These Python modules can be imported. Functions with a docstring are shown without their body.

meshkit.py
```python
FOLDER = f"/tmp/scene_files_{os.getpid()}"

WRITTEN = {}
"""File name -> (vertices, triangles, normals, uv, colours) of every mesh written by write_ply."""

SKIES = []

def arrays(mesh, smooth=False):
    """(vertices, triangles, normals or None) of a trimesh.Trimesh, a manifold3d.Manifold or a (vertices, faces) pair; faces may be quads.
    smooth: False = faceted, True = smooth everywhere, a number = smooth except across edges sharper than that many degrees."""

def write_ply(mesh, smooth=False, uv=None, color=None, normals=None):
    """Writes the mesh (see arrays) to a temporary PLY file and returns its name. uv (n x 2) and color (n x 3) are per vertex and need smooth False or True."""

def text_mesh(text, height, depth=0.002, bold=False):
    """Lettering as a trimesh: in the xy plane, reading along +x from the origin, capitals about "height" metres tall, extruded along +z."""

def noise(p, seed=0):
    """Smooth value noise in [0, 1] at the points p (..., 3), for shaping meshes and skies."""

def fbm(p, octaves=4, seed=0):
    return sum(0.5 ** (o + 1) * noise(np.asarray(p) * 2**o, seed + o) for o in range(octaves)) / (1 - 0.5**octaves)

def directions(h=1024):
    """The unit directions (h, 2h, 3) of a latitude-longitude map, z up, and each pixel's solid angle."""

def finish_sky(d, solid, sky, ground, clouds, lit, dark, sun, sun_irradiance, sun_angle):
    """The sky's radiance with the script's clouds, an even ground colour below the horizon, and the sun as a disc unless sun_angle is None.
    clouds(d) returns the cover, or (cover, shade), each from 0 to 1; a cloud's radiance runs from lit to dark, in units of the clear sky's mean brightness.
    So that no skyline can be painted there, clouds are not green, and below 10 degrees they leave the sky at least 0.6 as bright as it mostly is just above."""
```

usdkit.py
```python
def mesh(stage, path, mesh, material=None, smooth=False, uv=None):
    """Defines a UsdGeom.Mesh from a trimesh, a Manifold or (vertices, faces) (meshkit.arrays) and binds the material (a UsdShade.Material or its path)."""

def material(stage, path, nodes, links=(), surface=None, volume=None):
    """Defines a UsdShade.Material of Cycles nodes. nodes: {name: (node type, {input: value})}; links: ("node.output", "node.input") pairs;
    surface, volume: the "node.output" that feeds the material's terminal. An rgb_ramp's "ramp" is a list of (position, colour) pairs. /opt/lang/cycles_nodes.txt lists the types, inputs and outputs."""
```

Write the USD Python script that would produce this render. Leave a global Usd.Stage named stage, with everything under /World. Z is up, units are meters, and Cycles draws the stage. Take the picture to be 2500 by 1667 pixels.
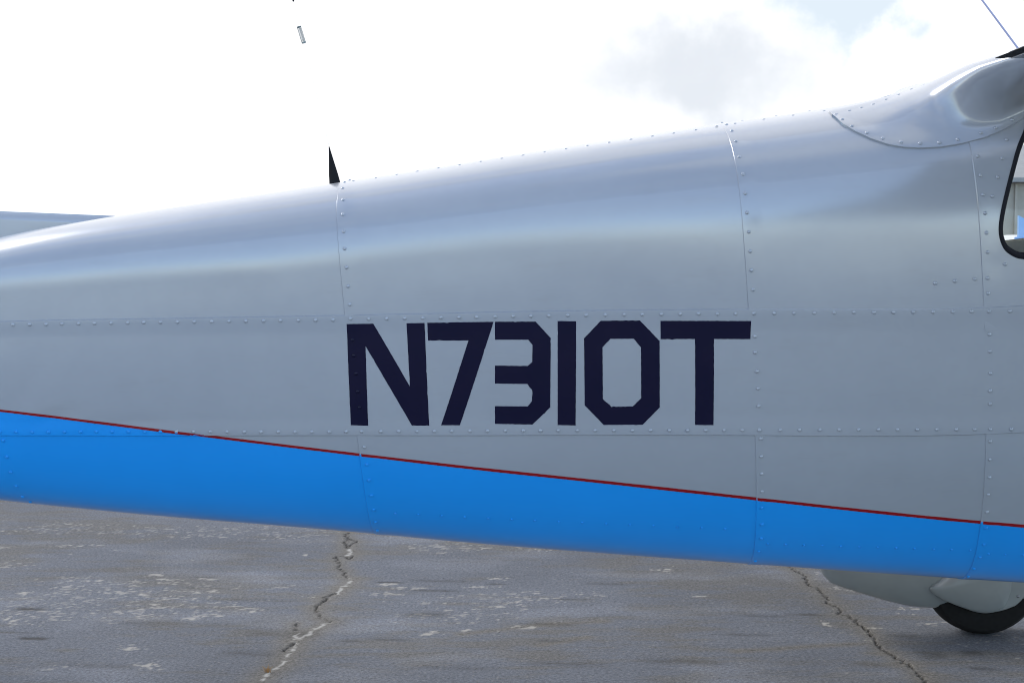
import math
import numpy as np
import trimesh
import shapely
from shapely.geometry import Polygon, box as sbox
from scipy.interpolate import UnivariateSpline, RectBivariateSpline, CubicSpline
import usdkit, meshkit
from pxr import Usd, UsdGeom, UsdLux, UsdShade, Gf, Sdf, Vt

rng = np.random.default_rng(7310)
stage = Usd.Stage.CreateInMemory()
UsdGeom.SetStageUpAxis(stage, UsdGeom.Tokens.z)
UsdGeom.SetStageMetersPerUnit(stage, 1.0)
world_prim = UsdGeom.Xform.Define(stage, '/World')
stage.SetDefaultPrim(world_prim.GetPrim())
UsdGeom.Scope.Define(stage, '/World/Looks')

# ------------------------------------------------------------------ camera, sky, sun, exposure
CAMH = 1.516
PITCH, ROLL = math.atan(273.5 / 3572.0), -0.00177
EXPOSURE = 1.5
SKY_STRENGTH = 0.10
SUN_INTENSITY, SUN_ANGLE = 0.18, 28.0
SUN_EL, SUN_AZ = math.radians(37), math.radians(-52)      # azimuth from +y towards +x

cam = UsdGeom.Camera.Define(stage, '/World/camera')
cam.CreateFocalLengthAttr(36.0 * 3572.0 / 2500.0)
cam.CreateHorizontalApertureAttr(36.0)
cam.CreateVerticalApertureAttr(36.0 * 682 / 1024)
cam.CreateClippingRangeAttr(Gf.Vec2f(0.05, 5000))
cam.CreateExposureAttr(EXPOSURE)
_R0, _U0, _F = np.array([1., 0, 0]), np.array([0, math.sin(PITCH), math.cos(PITCH)]), np.array([0, math.cos(PITCH), -math.sin(PITCH)])
_R = math.cos(ROLL) * _R0 + math.sin(ROLL) * _U0
_U = -math.sin(ROLL) * _R0 + math.cos(ROLL) * _U0
cam.AddTransformOp().Set(Gf.Matrix4d(*_R, 0, *_U, 0, *(-_F), 0, 0, 0, CAMH, 1))

sun_dir = np.array([math.cos(SUN_EL) * math.sin(SUN_AZ), math.cos(SUN_EL) * math.cos(SUN_AZ), math.sin(SUN_EL)])


def key(prim, **kw):
    for k, v in kw.items():
        if v:
            prim.SetCustomDataByKey(k, v)


LOOK = '/World/Looks/'
# hazy bright sky: thick sunlit cloud low ahead, thinning to blue with streaks behind the camera
usdkit.material(stage, LOOK + 'sky_look', {
    'tc': ('texture_coordinate', {}),
    'sky': ('sky_texture', {'sky_type': 'single_scattering', 'sun_disc': False, 'sun_elevation': SUN_EL, 'sun_rotation': SUN_AZ, 'air_density': 1.0, 'aerosol_density': 0.6, 'ozone_density': 1.0}),
    'map': ('mapping', {'scale': (1.0, 1.0, 2.6), 'location': (3.1, 0.4, 1.7)}),
    'n1': ('noise_texture', {'scale': 2.6, 'detail': 9.0, 'roughness': 0.56, 'distortion': 0.3}),
    'sundot': ('vector_math', {'math_type': 'dot_product', 'vector2': (-0.17, 0.96, 0.22)}),
    'nb': ('math', {'math_type': 'multiply_add', 'value2': 0.16, 'value3': 0.0}),
    'nsum': ('math', {'math_type': 'add'}),
    'cover': ('map_range', {'range_type': 'smoothstep', 'from_min': 0.47, 'from_max': 0.60, 'to_min': 0.16, 'to_max': 1.0, 'clamp': True}),
    'fwd': ('map_range', {'range_type': 'smoothstep', 'from_min': -0.2, 'from_max': 0.95, 'to_min': 0.0, 'to_max': 1.0, 'clamp': True}),
    'n2': ('noise_texture', {'scale': 7.5, 'detail': 6.0, 'roughness': 0.5}),
    'shade': ('map_range', {'from_min': 0.36, 'from_max': 0.62, 'to_min': 0.94, 'to_max': 1.12, 'clamp': True}),
    'lit': ('mix', {'mix_type': 'mix', 'color1': (2.4, 2.5, 2.7), 'color2': (4.3, 4.3, 4.4)}),
    'litsh': ('vector_math', {'math_type': 'scale'}),
    'mix': ('mix', {'mix_type': 'mix'}),
    'wn': ('noise_texture', {'scale': 17.0, 'detail': 6.0, 'roughness': 0.55}), 'wc': ('vector_math', {'math_type': 'subtract', 'vector2': (0.5, 0.5, 0.5)}), 'ws': ('vector_math', {'math_type': 'scale', 'scale': 0.11}), 'wv': ('vector_math', {'math_type': 'add'}),
    'gm': ('vector_math', {'math_type': 'multiply', 'vector2': (1.0, 1.0, 1.5)}), 'gd': ('vector_math', {'math_type': 'distance', 'vector2': (0.219, 0.9600, 0.237)}),
    'gr': ('map_range', {'range_type': 'smoothstep', 'from_min': 0.072, 'from_max': 0.040, 'to_min': 0.0, 'to_max': 1.0, 'clamp': True}),
    'gap': ('mix', {'mix_type': 'mix', 'color2': (2.75, 3.12, 3.45)}),
    'dm': ('vector_math', {'math_type': 'multiply', 'vector2': (0.8, 1.0, 1.9)}), 'dd': ('vector_math', {'math_type': 'distance', 'vector2': (0.098, 0.9873, 0.194)}),
    'dr': ('map_range', {'range_type': 'smoothstep', 'from_min': 0.115, 'from_max': 0.015, 'to_min': 0.0, 'to_max': 0.9, 'clamp': True}),
    'dark': ('mix', {'mix_type': 'mix', 'color2': (2.68, 2.86, 3.1)}),
    'bg': ('background_shader', {'strength': SKY_STRENGTH}),
}, [('tc.generated', 'map.vector'), ('map.vector', 'n1.vector'), ('tc.generated', 'sundot.vector1'), ('sundot.value', 'nb.value1'), ('n1.fac', 'nsum.value1'), ('nb.value', 'nsum.value2'),
    ('nsum.value', 'cover.value'), ('sundot.value', 'fwd.value'), ('fwd.result', 'lit.fac'), ('map.vector', 'n2.vector'), ('n2.fac', 'shade.value'),
    ('lit.color', 'litsh.vector1'), ('shade.result', 'litsh.scale'), ('cover.result', 'mix.fac'), ('sky.color', 'mix.color1'), ('litsh.vector', 'mix.color2'), ('tc.generated', 'wn.vector'), ('wn.color', 'wc.vector1'), ('wc.vector', 'ws.vector1'), ('ws.vector', 'wv.vector1'), ('tc.generated', 'wv.vector2'),
    ('wv.vector', 'gm.vector1'), ('gm.vector', 'gd.vector1'), ('gd.value', 'gr.value'), ('wv.vector', 'dm.vector1'), ('dm.vector', 'dd.vector1'), ('dd.value', 'dr.value'),
    ('mix.color', 'dark.color1'), ('dr.result', 'dark.fac'), ('dark.color', 'gap.color1'), ('gr.result', 'gap.fac'), ('gap.color', 'bg.color')],
    surface='bg.background')
dome = UsdLux.DomeLight.Define(stage, '/World/sky')
UsdShade.MaterialBindingAPI.Apply(dome.GetPrim()).Bind(UsdShade.Material.Get(stage, LOOK + 'sky_look'))
key(dome.GetPrim(), kind='structure', label='bright hazy sky with white clouds and small blue gaps')
sun = UsdLux.DistantLight.Define(stage, '/World/sun')
sun.CreateIntensityAttr(SUN_INTENSITY)
sun.CreateAngleAttr(SUN_ANGLE)
sun.CreateNormalizeAttr(True)
sun.CreateColorAttr(Gf.Vec3f(1.0, 0.96, 0.90))
_z = sun_dir
_x = np.cross([0, 0, 1.0], _z); _x /= np.linalg.norm(_x)
_y = np.cross(_z, _x)
sun.AddTransformOp().Set(Gf.Matrix4d(*_x, 0, *_y, 0, *_z, 0, 0, 0, 30, 1))
key(sun.GetPrim(), kind='structure')

# ------------------------------------------------------------------ materials
def fuselage_paint(name, letter=False):
    """Sprayed aluminium paint above a straight masked line, gloss blue below it (the paint is where it is on the airframe)."""
    nodes = {
        'geo': ('geometry', {}), 'sep': ('separate_xyz', {}),
        'line': ('math', {'math_type': 'multiply_add', 'value2': STRIPE_X, 'value3': STRIPE_C}),
        'quad': ('math', {'math_type': 'multiply'}), 'quad2': ('math', {'math_type': 'multiply_add', 'value2': STRIPE_Q}),
        'below': ('math', {'math_type': 'less_than'}),
        'n': ('noise_texture', {'scale': 1.7, 'detail': 5.0, 'roughness': 0.6}),
        'nr': ('map_range', {'from_min': 0.3, 'from_max': 0.7, 'to_min': 0.165, 'to_max': 0.26, 'clamp': True}),
        'nc': ('rgb_ramp', {'ramp': [(0.3, (0.43, 0.455, 0.505)), (0.7, (0.455, 0.48, 0.53))]}),
        'fine': ('noise_texture', {'scale': 900.0, 'detail': 2.0}),
        'dirtmap': ('mapping', {'scale': (2.0, 5.0, 9.0)}),
        'dirt': ('noise_texture', {'scale': 3.0, 'detail': 8.0, 'roughness': 0.7}),
        'dirtr': ('map_range', {'from_min': 0.55, 'from_max': 0.8, 'to_min': 0.0, 'to_max': 0.20, 'clamp': True}),
        'dirty': ('mix', {'mix_type': 'mix', 'color2': (0.36, 0.35, 0.33)}),
        'bmp': ('bump', {'strength': 0.05, 'distance': 0.0006}),
        'wob': ('noise_texture', {'scale': 34.0, 'detail': 3.0}),
        'silver': ('principled_bsdf', {'metallic': 0.40, 'roughness': 0.24, 'coat_weight': 0.35, 'coat_roughness': 0.25, 'ior': 1.45}),
        'bn': ('rgb_ramp', {'ramp': [(0.3, (0.011, 0.300, 0.84)), (0.7, (0.013, 0.322, 0.90))]}),
        'blue': ('principled_bsdf', {'roughness': 0.28, 'ior': 1.42, 'specular_ior_level': 0.3, 'coat_weight': 0.5, 'coat_roughness': 0.10}),
        'mix': ('mix_closure', {}),
    }
    links = [('geo.position', 'sep.vector'), ('sep.x', 'line.value1'), ('sep.x', 'quad.value1'), ('sep.x', 'quad.value2'), ('quad.value', 'quad2.value1'), ('line.value', 'quad2.value3'),
             ('sep.z', 'below.value1'), ('quad2.value', 'below.value2'),
             ('geo.position', 'n.vector'), ('n.fac', 'nr.value'), ('n.fac', 'nc.fac'), ('geo.position', 'dirtmap.vector'), ('dirtmap.vector', 'dirt.vector'), ('dirt.fac', 'dirtr.value'),
             ('dirtr.result', 'dirty.fac'), ('nc.color', 'dirty.color1'), ('dirty.color', 'silver.base_color'), ('nr.result', 'silver.roughness'),
             ('geo.position', 'wob.vector'), ('wob.fac', 'bmp.height'), ('bmp.normal', 'silver.normal'), ('bmp.normal', 'blue.normal'),
             ('n.fac', 'bn.fac'), ('bn.color', 'blue.base_color'), ('below.value', 'mix.fac'), ('silver.BSDF', 'mix.closure1'), ('blue.BSDF', 'mix.closure2')]
    return usdkit.material(stage, LOOK + name, nodes, links, surface='mix.closure')


def plain(name, color, rough=0.5, metallic=0.0, noise=0.0, scale=20.0, **kw):
    p = {'base_color': color, 'roughness': rough, 'metallic': metallic, **kw}
    if not noise:
        return usdkit.material(stage, LOOK + name, {'p': ('principled_bsdf', p)}, surface='p.BSDF')
    lo, hi = tuple(c * (1 - noise) for c in color), tuple(c * (1 + noise) for c in color)
    return usdkit.material(stage, LOOK + name, {
        'g': ('geometry', {}), 'n': ('noise_texture', {'scale': scale, 'detail': 6.0, 'roughness': 0.6}), 'r': ('rgb_ramp', {'ramp': [(0.3, lo), (0.7, hi)]}),
        'b': ('bump', {'strength': 0.15, 'distance': 0.002}), 'p': ('principled_bsdf', p)},
        [('g.position', 'n.vector'), ('n.fac', 'r.fac'), ('r.color', 'p.base_color'), ('n.fac', 'b.height'), ('b.normal', 'p.normal')], surface='p.BSDF')


# ------------------------------------------------------------------ the fuselage as a smooth hull
YC, TILT = 4.41517, 0.08204
KU = [-3.6, -2.8, -2.2, -1.75, -1.55, -1.35, -1.15, -0.95, -0.75, -0.55, -0.35, -0.15, 0.05, 0.25, 0.45, 0.65, 0.85, 1.05, 1.25, 1.45, 1.65, 1.85, 2.2, 2.6, 3.0]
WT = [-.19, -.085, .01, .0661, .0960, .1210, .1385, .1502, .1625, .1767, .1910, .2053, .2192, .2329, .2471, .2600, .2700, .2860, .3171, .3705, .4229, .4800, .54, .565, .55]
WM = [-0.2400, -0.1200, -0.0600, -0.0451, -0.0570, -0.0648, -0.0715, -0.0750, -0.0762, -0.0758, -0.0706, -0.0637, -0.0586, -0.0620, -0.0745, -0.0893, -0.1050, -0.1207, -0.1365, -0.1526, -0.1694, -0.1869, -0.2100, -0.2200, -0.2200]
WB = [-.33, -.46, -.56, -.6439, -.6835, -.7221, -.7591, -.7939, -.8268, -.861, -.8992, -.9369, -.9705, -1.0015, -1.033, -1.0665, -1.1011, -1.1333, -1.1648, -1.1952, -1.224, -1.2503, -1.28, -1.295, -1.29]
HW = [.05, .20, .30, .3467, .3510, .3556, .3616, .3684, .376, .3842, .394, .4069, .4206, .4325, .4405, .4452, .4478, .4500, .4519, .4537, .4551, .4563, .458, .459, .459]
_k = np.array(KU)
def _sp(a, s=2e-5): return UnivariateSpline(_k, a, k=3, s=s)
f_wt, f_wm, f_wb, f_hw = (_sp(a) for a in (WT, WM, WB, HW))
f_nt = lambda u: 3.168 - .6103 * np.clip((u + 1.5) / 3.1, 0, 1)
f_nb = lambda u: 3.236 - 1.167 * np.clip((u + 1.5) / 3.1, 0, 1)
NS = 121
S_ = np.linspace(0, 1, NS)
U_ = np.arange(-3.6, 3.0001, .04)
def _section(u):
    W, wt, wm, wb, nt, nb = f_hw(u), f_wt(u), f_wm(u), f_wb(u), f_nt(u), f_nb(u)
    q = np.linspace(0, 1, 1500)
    q = q * q * (3 - 2 * q)
    t = q * np.pi / 2
    t = np.concatenate([[0], np.geomspace(1e-7, .02, 200), t[t > .02]])
    vt, zt = W * np.sin(t) ** (2 / nt), wm + (wt - wm) * np.maximum(np.cos(t), 0) ** (2 / nt)
    vb, zb = W * np.maximum(np.cos(t), 0) ** (2 / nb), wm - (wm - wb) * np.sin(t) ** (2 / nb)
    v, z = np.concatenate([vt, vb[1:]]), np.concatenate([zt, zb[1:]])
    L = np.concatenate([[0], np.cumsum(np.hypot(np.diff(v), np.diff(z)))])
    return np.interp(S_ * L[-1], L, v), np.interp(S_ * L[-1], L, z)
_t = [_section(u) for u in U_]
_V = RectBivariateSpline(U_, S_, np.array([a for a, _ in _t]), kx=3, ky=3, s=2e-5)
_W = RectBivariateSpline(U_, S_, np.array([b for _, b in _t]), kx=3, ky=3, s=2e-5)
def loc(u, s):
    """local (u, v, w) of the smooth hull; s runs 0 (crown) .. 1 (keel) on the near side, negative on the far side"""
    u, s = np.broadcast_arrays(np.asarray(u, float), np.asarray(s, float))
    a = np.abs(s)
    return np.stack([u, np.sign(s) * _V.ev(u, a), _W.ev(u, a)], -1)

def world(p):
    ca, sa = math.cos(TILT), math.sin(TILT)
    p = np.asarray(p, float)
    return np.stack([p[..., 0] * ca - p[..., 2] * sa, YC - p[..., 1], CAMH + p[..., 0] * sa + p[..., 2] * ca], -1)


def wave(u, s):
    """oil-canning of the thin sheets: shallow dents, some millimetres over a hand's breadth or more"""
    u, s = np.broadcast_arrays(np.asarray(u, float), np.asarray(s, float))
    q = np.stack([u * 3.1 + 11, s * 5.2 + 7, np.zeros_like(u)], -1)
    d = (meshkit.fbm(q, 2, 3) - .5) * WAVE
    for (u0, s0, ru, rs, a, amp) in DENTS:
        x, y = (u - u0), (s - s0) * 1.25
        c, n = math.cos(a), math.sin(a)
        d = d + amp * np.exp(-((x * c + y * n) / ru) ** 2 - ((-x * n + y * c) / rs) ** 2)
    return d


WAVE = 0.0018
DENTS = [(0.93, .33, .16, .07, 0.15, -.0009), (-1.40, .56, .10, .035, -0.9, -.0018), (-1.34, .615, .09, .02, -.35, -.0016), (-1.15, .63, .14, .02, -.2, -.0010), (-1.47, .50, .07, .05, -.9, .0014),
         (0.2, .34, .35, .05, 0.06, .0005), (-.9, .36, .3, .05, .05, -.0004), (1.30, .416, .03, .02, 0, -.0006), (1.24, .235, .03, .02, 0, -.0005), (1.23, .487, .03, .015, 0, -.0005)]


RIDGE = np.array([(1.04, .330, .250), (1.09, .334, .256), (1.14, .342, .268), (1.19, .358, .284), (1.24, .395, .304), (1.29, .455, .321), (1.34, .525, .330), (1.39, .60, .331), (1.45, .66, .333), (1.55, .72, .336), (3.1, .72, .345)])


def fillet(u, s):
    """how far the wing root fairing is drawn out from the hull towards the wing's underside: (dv, dw)"""
    a, sg = np.abs(s), np.sign(s)
    v0, w0 = _V.ev(u, np.full(u.shape, .165)), _W.ev(u, np.full(u.shape, .165))
    amt = smooth01((u - 1.02) / .28)
    dv, dw = (np.interp(u, RIDGE[:, 0], RIDGE[:, 1]) - v0) * amt, (np.interp(u, RIDGE[:, 0], RIDGE[:, 2]) - w0) * amt
    end = np.minimum(.233, np.interp(u, [1.2, 1.35, 1.45, 1.55, 3], [.233, .226, .206, .186, .165]) )
    top = np.minimum(.165, end - .03)
    kf = lambda a: np.where(a >= top, np.clip((end - a) / (end - top), 0, 1) ** 1.7, smooth01((a - .04) / (top - .04)))
    k = sum(kf(a + d) for d in np.linspace(-.009, .009, 7)) / 7
    return np.stack([0 * u, sg * dv * k, dw * k], -1)


def hull(u, s, off=0.0, extra=None):
    """points on the skin (world) and their outward normals"""
    def P(u, s):
        return loc(u, s) + (extra(u, s) if extra else 0)
    h = 1.5e-3
    def N(u, s, both=False):
        P = lambda u, s: loc(u, s)
        a, b = P(u + h, s) - P(u - h, s), P(u, s + h) - P(u, s - h)
        n = np.cross(a, b)
        n /= np.maximum(np.linalg.norm(n, axis=-1, keepdims=True), 1e-12)
        c = P(u, s); c = c.copy(); c[..., 0] = 0; c[..., 2] -= f_wm(np.broadcast_to(u, s.shape))
        flip = np.sign((n * c).sum(-1, keepdims=True)); flip[flip == 0] = 1
        return (n * flip, flip) if both else n * flip
    u, s = np.broadcast_arrays(np.asarray(u, float), np.asarray(s, float))
    def H(u, s):
        o = off(u, s) if callable(off) else off
        return P(u, s) + N(u, s) * (o + wave(u, s))[..., None]
    p = H(u, s)
    g = 3e-3
    a, b = H(u + g, s) - H(u - g, s), H(u, s + g) - H(u, s - g)
    n = np.cross(a, b)
    n /= np.maximum(np.linalg.norm(n, axis=-1, keepdims=True), 1e-12)
    n *= N(u, s, True)[1]
    return world(p), world_dir(n)


def world_dir(n):
    ca, sa = math.cos(TILT), math.sin(TILT)
    return np.stack([n[..., 0] * ca - n[..., 2] * sa, -n[..., 1], n[..., 0] * sa + n[..., 2] * ca], -1)


smooth01 = lambda t: (lambda x: x * x * (3 - 2 * x))(np.clip(t, 0, 1))
_S1 = np.array([(-3.6, .352), (-2.4, .379), (-1.439, .4035), (-.9815, .4153), (-.5021, .4282), (-.0184, .4412), (.4379, .4522), (.9028, .4610), (1.368, .4765), (2.0, .497), (3.1, .53)])
_S2 = np.array([(-3.6, .66), (-1.4839, .6486), (-.5268, .6464), (.4166, .6448), (1.3648, .6530), (2.0, .66), (3.1, .668)])
S1 = UnivariateSpline(_S1[:, 0], _S1[:, 1], k=3, s=1e-6)
S2 = UnivariateSpline(_S2[:, 0], _S2[:, 1], k=3, s=1e-6)
_ST = np.array([(-3.6, .335), (-2.4, .488), (-1.4716, .5936), (-1.23, .6183), (-.9878, .6394), (-.7595, .6612), (-.5272, .6806), (-.0562, .7126), (.4156, .7418), (.6214, .7545), (.997, .7781), (1.3842, .8053), (2.0, .845), (3.1, .90)])
ST = UnivariateSpline(_ST[:, 0], _ST[:, 1], k=3, s=3e-6)
F1, F2, F3 = -.478, .6238, 1.260
PERIM = 1.27                                                    # metres of skin from crown to keel, roughly
lap = lambda d, h, r: h * (1 - smooth01(d / r))
lift_mid = lambda u, s: .0006 + np.maximum(lap((np.abs(s) - S1(u)) * PERIM, .0026, .045), lap((S2(u) - np.abs(s)) * PERIM, .0026, .045))
lift_from = lambda u0: (lambda u, s: lap(u - u0, .0018, .06))
_q = world(loc(np.linspace(-1.6, 1.5, 60), ST(np.linspace(-1.6, 1.5, 60))))
STRIPE_Q, STRIPE_X, STRIPE_C = (float(x) for x in np.polyfit(_q[:, 0], _q[:, 2], 2))

paint = fuselage_paint('fuselage_paint')
navy = usdkit.material(stage, LOOK + 'navy_paint', {'g': ('geometry', {}), 'n': ('noise_texture', {'scale': 9.0, 'detail': 5.0}), 'r': ('rgb_ramp', {'ramp': [(0.35, (0.004, 0.004, 0.018)), (0.7, (0.006, 0.005, 0.020))]}),
    'p': ('principled_bsdf', {'roughness': 0.15, 'specular_ior_level': 0.3})}, [('g.position', 'n.vector'), ('n.fac', 'r.fac'), ('r.color', 'p.base_color')], surface='p.BSDF')
red = plain('red_paint', (0.26, 0.004, 0.006), .35, noise=.12, scale=14.0)
black_rubber = plain('black_rubber', (0.008, 0.008, 0.013), .6, specular_ior_level=.25)
black_plastic = plain('black_plastic', (0.008, 0.008, 0.010), .6, specular_ior_level=.2)
tyre_rubber = plain('tyre_rubber', (0.009, 0.009, 0.010), .8, specular_ior_level=.2, noise=.25, scale=60.0)
silver_part = plain('silver_part', (0.50, 0.52, 0.54), .36, .7, noise=.05, scale=5.0, coat_weight=.3, coat_roughness=.12)
steel = plain('steel_wire', (0.62, 0.63, 0.65), .3, .9)
rod_grey = plain('antenna_rod', (0.42, 0.43, 0.60), .4)
rod_white = plain('antenna_white', (0.93, 0.93, 0.93), .3, .0)
coil_metal = plain('coil_wire', (0.30, 0.34, 0.33), .35, .5)
beige = plain('cabin_trim', (0.66, 0.61, 0.54), .8, noise=.08, scale=30.0)
seat_blue = plain('blue_upholstery', (0.40, 0.66, 0.92), .8, noise=.10, scale=60.0)
fairing_grey = plain('fairing_grey', (0.27, 0.29, 0.30), .42, .25, noise=.08, scale=7.0, coat_weight=.25, coat_roughness=.2)
screw = plain('screw_metal', (0.30, 0.31, 0.33), .3, .9)
pane_look = usdkit.material(stage, LOOK + 'window_pane', {'f': ('fresnel', {'IOR': 1.45}), 't': ('transparent_bsdf', {'color': (0.93, 0.94, 0.94)}), 'g': ('glossy_bsdf', {'color': (1, 1, 1), 'roughness': 0.02}), 'm': ('mix_closure', {})},
    [('f.fac', 'm.fac'), ('t.BSDF', 'm.closure1'), ('g.BSDF', 'm.closure2')], surface='m.closure')

# ------------------------------------------------------------------ helpers that define prims
BASE = np.array([1.763, YC, 0.0])
taken = {}


def path_for(parent, name):
    n = taken.get((parent, name), 0)
    taken[(parent, name)] = n + 1
    return f'{parent}/{name}' + (f'_{n:03d}' if n else '')


def add_mesh(parent, name, v, f, look, normals=None, smooth=None, base=None, **data):
    """one Mesh prim; v in world coordinates, stored relative to the thing's base"""
    path = path_for(parent, name)
    v = np.asarray(v, float) - (base if base is not None else 0)
    if normals is None:
        m = usdkit.mesh(stage, path, (v, np.asarray(f)), look, smooth=35 if smooth is None else smooth)
    else:
        m = usdkit.mesh(stage, path, (v, np.asarray(f)), look, smooth=False)
        m.CreateNormalsAttr(Vt.Vec3fArray.FromNumpy(np.asarray(normals, np.float32)))
        m.SetNormalsInterpolation('vertex')
    key(m.GetPrim(), **data)
    return m, path


def thing(name, label, category, base, group=None):
    path = path_for('/World', name)
    x = UsdGeom.Xform.Define(stage, path)
    x.AddTranslateOp().Set(Gf.Vec3d(*map(float, base)))
    key(x.GetPrim(), label=label, category=category, group=group)
    return path


def grid_faces(n, m, a=0):
    i, j = np.meshgrid(np.arange(n - 1), np.arange(m - 1), indexing='ij')
    k = (i * m + j).ravel() + a
    return np.vstack([np.stack([k, k + m, k + m + 1], 1), np.stack([k, k + m + 1, k + 1], 1)])


def orient(v, f, n):
    """flip triangles so that they agree with the vertex normals"""
    g = np.cross(v[f[:, 1]] - v[f[:, 0]], v[f[:, 2]] - v[f[:, 0]])
    bad = (g * n[f].mean(1)).sum(1) < 0
    f = f.copy()
    f[bad] = f[bad][:, ::-1]
    return f


AIR = thing('airplane', 'silver and blue high-wing light airplane with dark registration letters parked on asphalt', 'airplane', BASE)


def skin(name, U, Sg, lift, look, bevel=(.0030, .0026), drop=.0022, extra=None, **data):
    """A sheet over the parameter grid U, Sg (n x m) with bevelled rims; returns its prim path."""
    n, m = U.shape
    p, nn = hull(U, Sg, lift, extra)
    V, N, F = [p.reshape(-1, 3)], [nn.reshape(-1, 3)], [grid_faces(n, m)]
    at = n * m
    for a, b, c in (((slice(None), 0), (slice(None), 1), 0), ((slice(None), -1), (slice(None), -2), 0), ((0, slice(None)), (1, slice(None)), 1), ((-1, slice(None)), (-2, slice(None)), 1)):
        pe, ne = p[a], nn[a]
        out = pe - p[b]
        out -= (out * ne).sum(-1, keepdims=True) * ne
        out /= np.maximum(np.linalg.norm(out, axis=-1, keepdims=True), 1e-9)
        low = pe + out * bevel[0] - ne * (lift(U, Sg)[a] + drop)[:, None]
        en = ne * .55 + out * .83
        k = len(pe)
        V += [pe, low]
        N += [en, en]
        F.append(grid_faces(2, k, at))
        at += 2 * k
    V, N, F = np.vstack(V), np.vstack(N), np.vstack(F)
    return add_mesh(AIR, name, V, orient(V, F, N), look, normals=N, base=BASE, **data)[1]


def span(u0, u1, step=.014):
    return np.linspace(u0, u1, max(3, int(round((u1 - u0) / step)) + 1))


def strip_grid(u, s_lo, s_hi, m):
    t = np.linspace(0, 1, m)
    a, b = s_lo(u), s_hi(u)
    return np.repeat(u[:, None], m, 1), a[:, None] + (b - a)[:, None] * t[None]


# ------------------------------------------------------------------ skin panels
TAIL, NOSE = -3.55, 2.95
under = .016
panel = {}
upper = [('U0', TAIL, F1 + .012, TAIL - 9), ('U1', F1, F2 + .012, F1), ('U2', F2, F3 + .012, F2)]
for k, a, b, l in upper:
    u = span(a, b, .012 if a > -1 else .03)
    U, Sg = strip_grid(u, lambda u: -S1(u) - under, lambda u: S1(u) + under, 161)
    panel[k] = skin('upper_skin_panel', U, Sg, lift_from(l), paint)
for side in (1, -1):
    u = span(TAIL, NOSE, .02)
    U, Sg = strip_grid(u, lambda u: side * S1(u), lambda u: side * S2(u), 49)
    panel['M' if side > 0 else 'Mfar'] = skin('side_skin_panel', U, Sg, lift_mid, paint, bevel=(.0044, .0026))
lower = [('L0', TAIL, F1 + .012, TAIL - 9), ('L1', F1, F2 + .012, F1), ('L2', F2, F3 + .012, F2), ('L3', F3, NOSE, F3)]
for k, a, b, l in lower:
    u = span(a, b, .014 if a > -1 else .03)
    U, Sg = strip_grid(u, lambda u: S2(u) - under, lambda u: 2 - S2(u) + under, 121)
    panel[k] = skin('lower_skin_panel', U, Sg, lift_from(l), paint)

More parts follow.
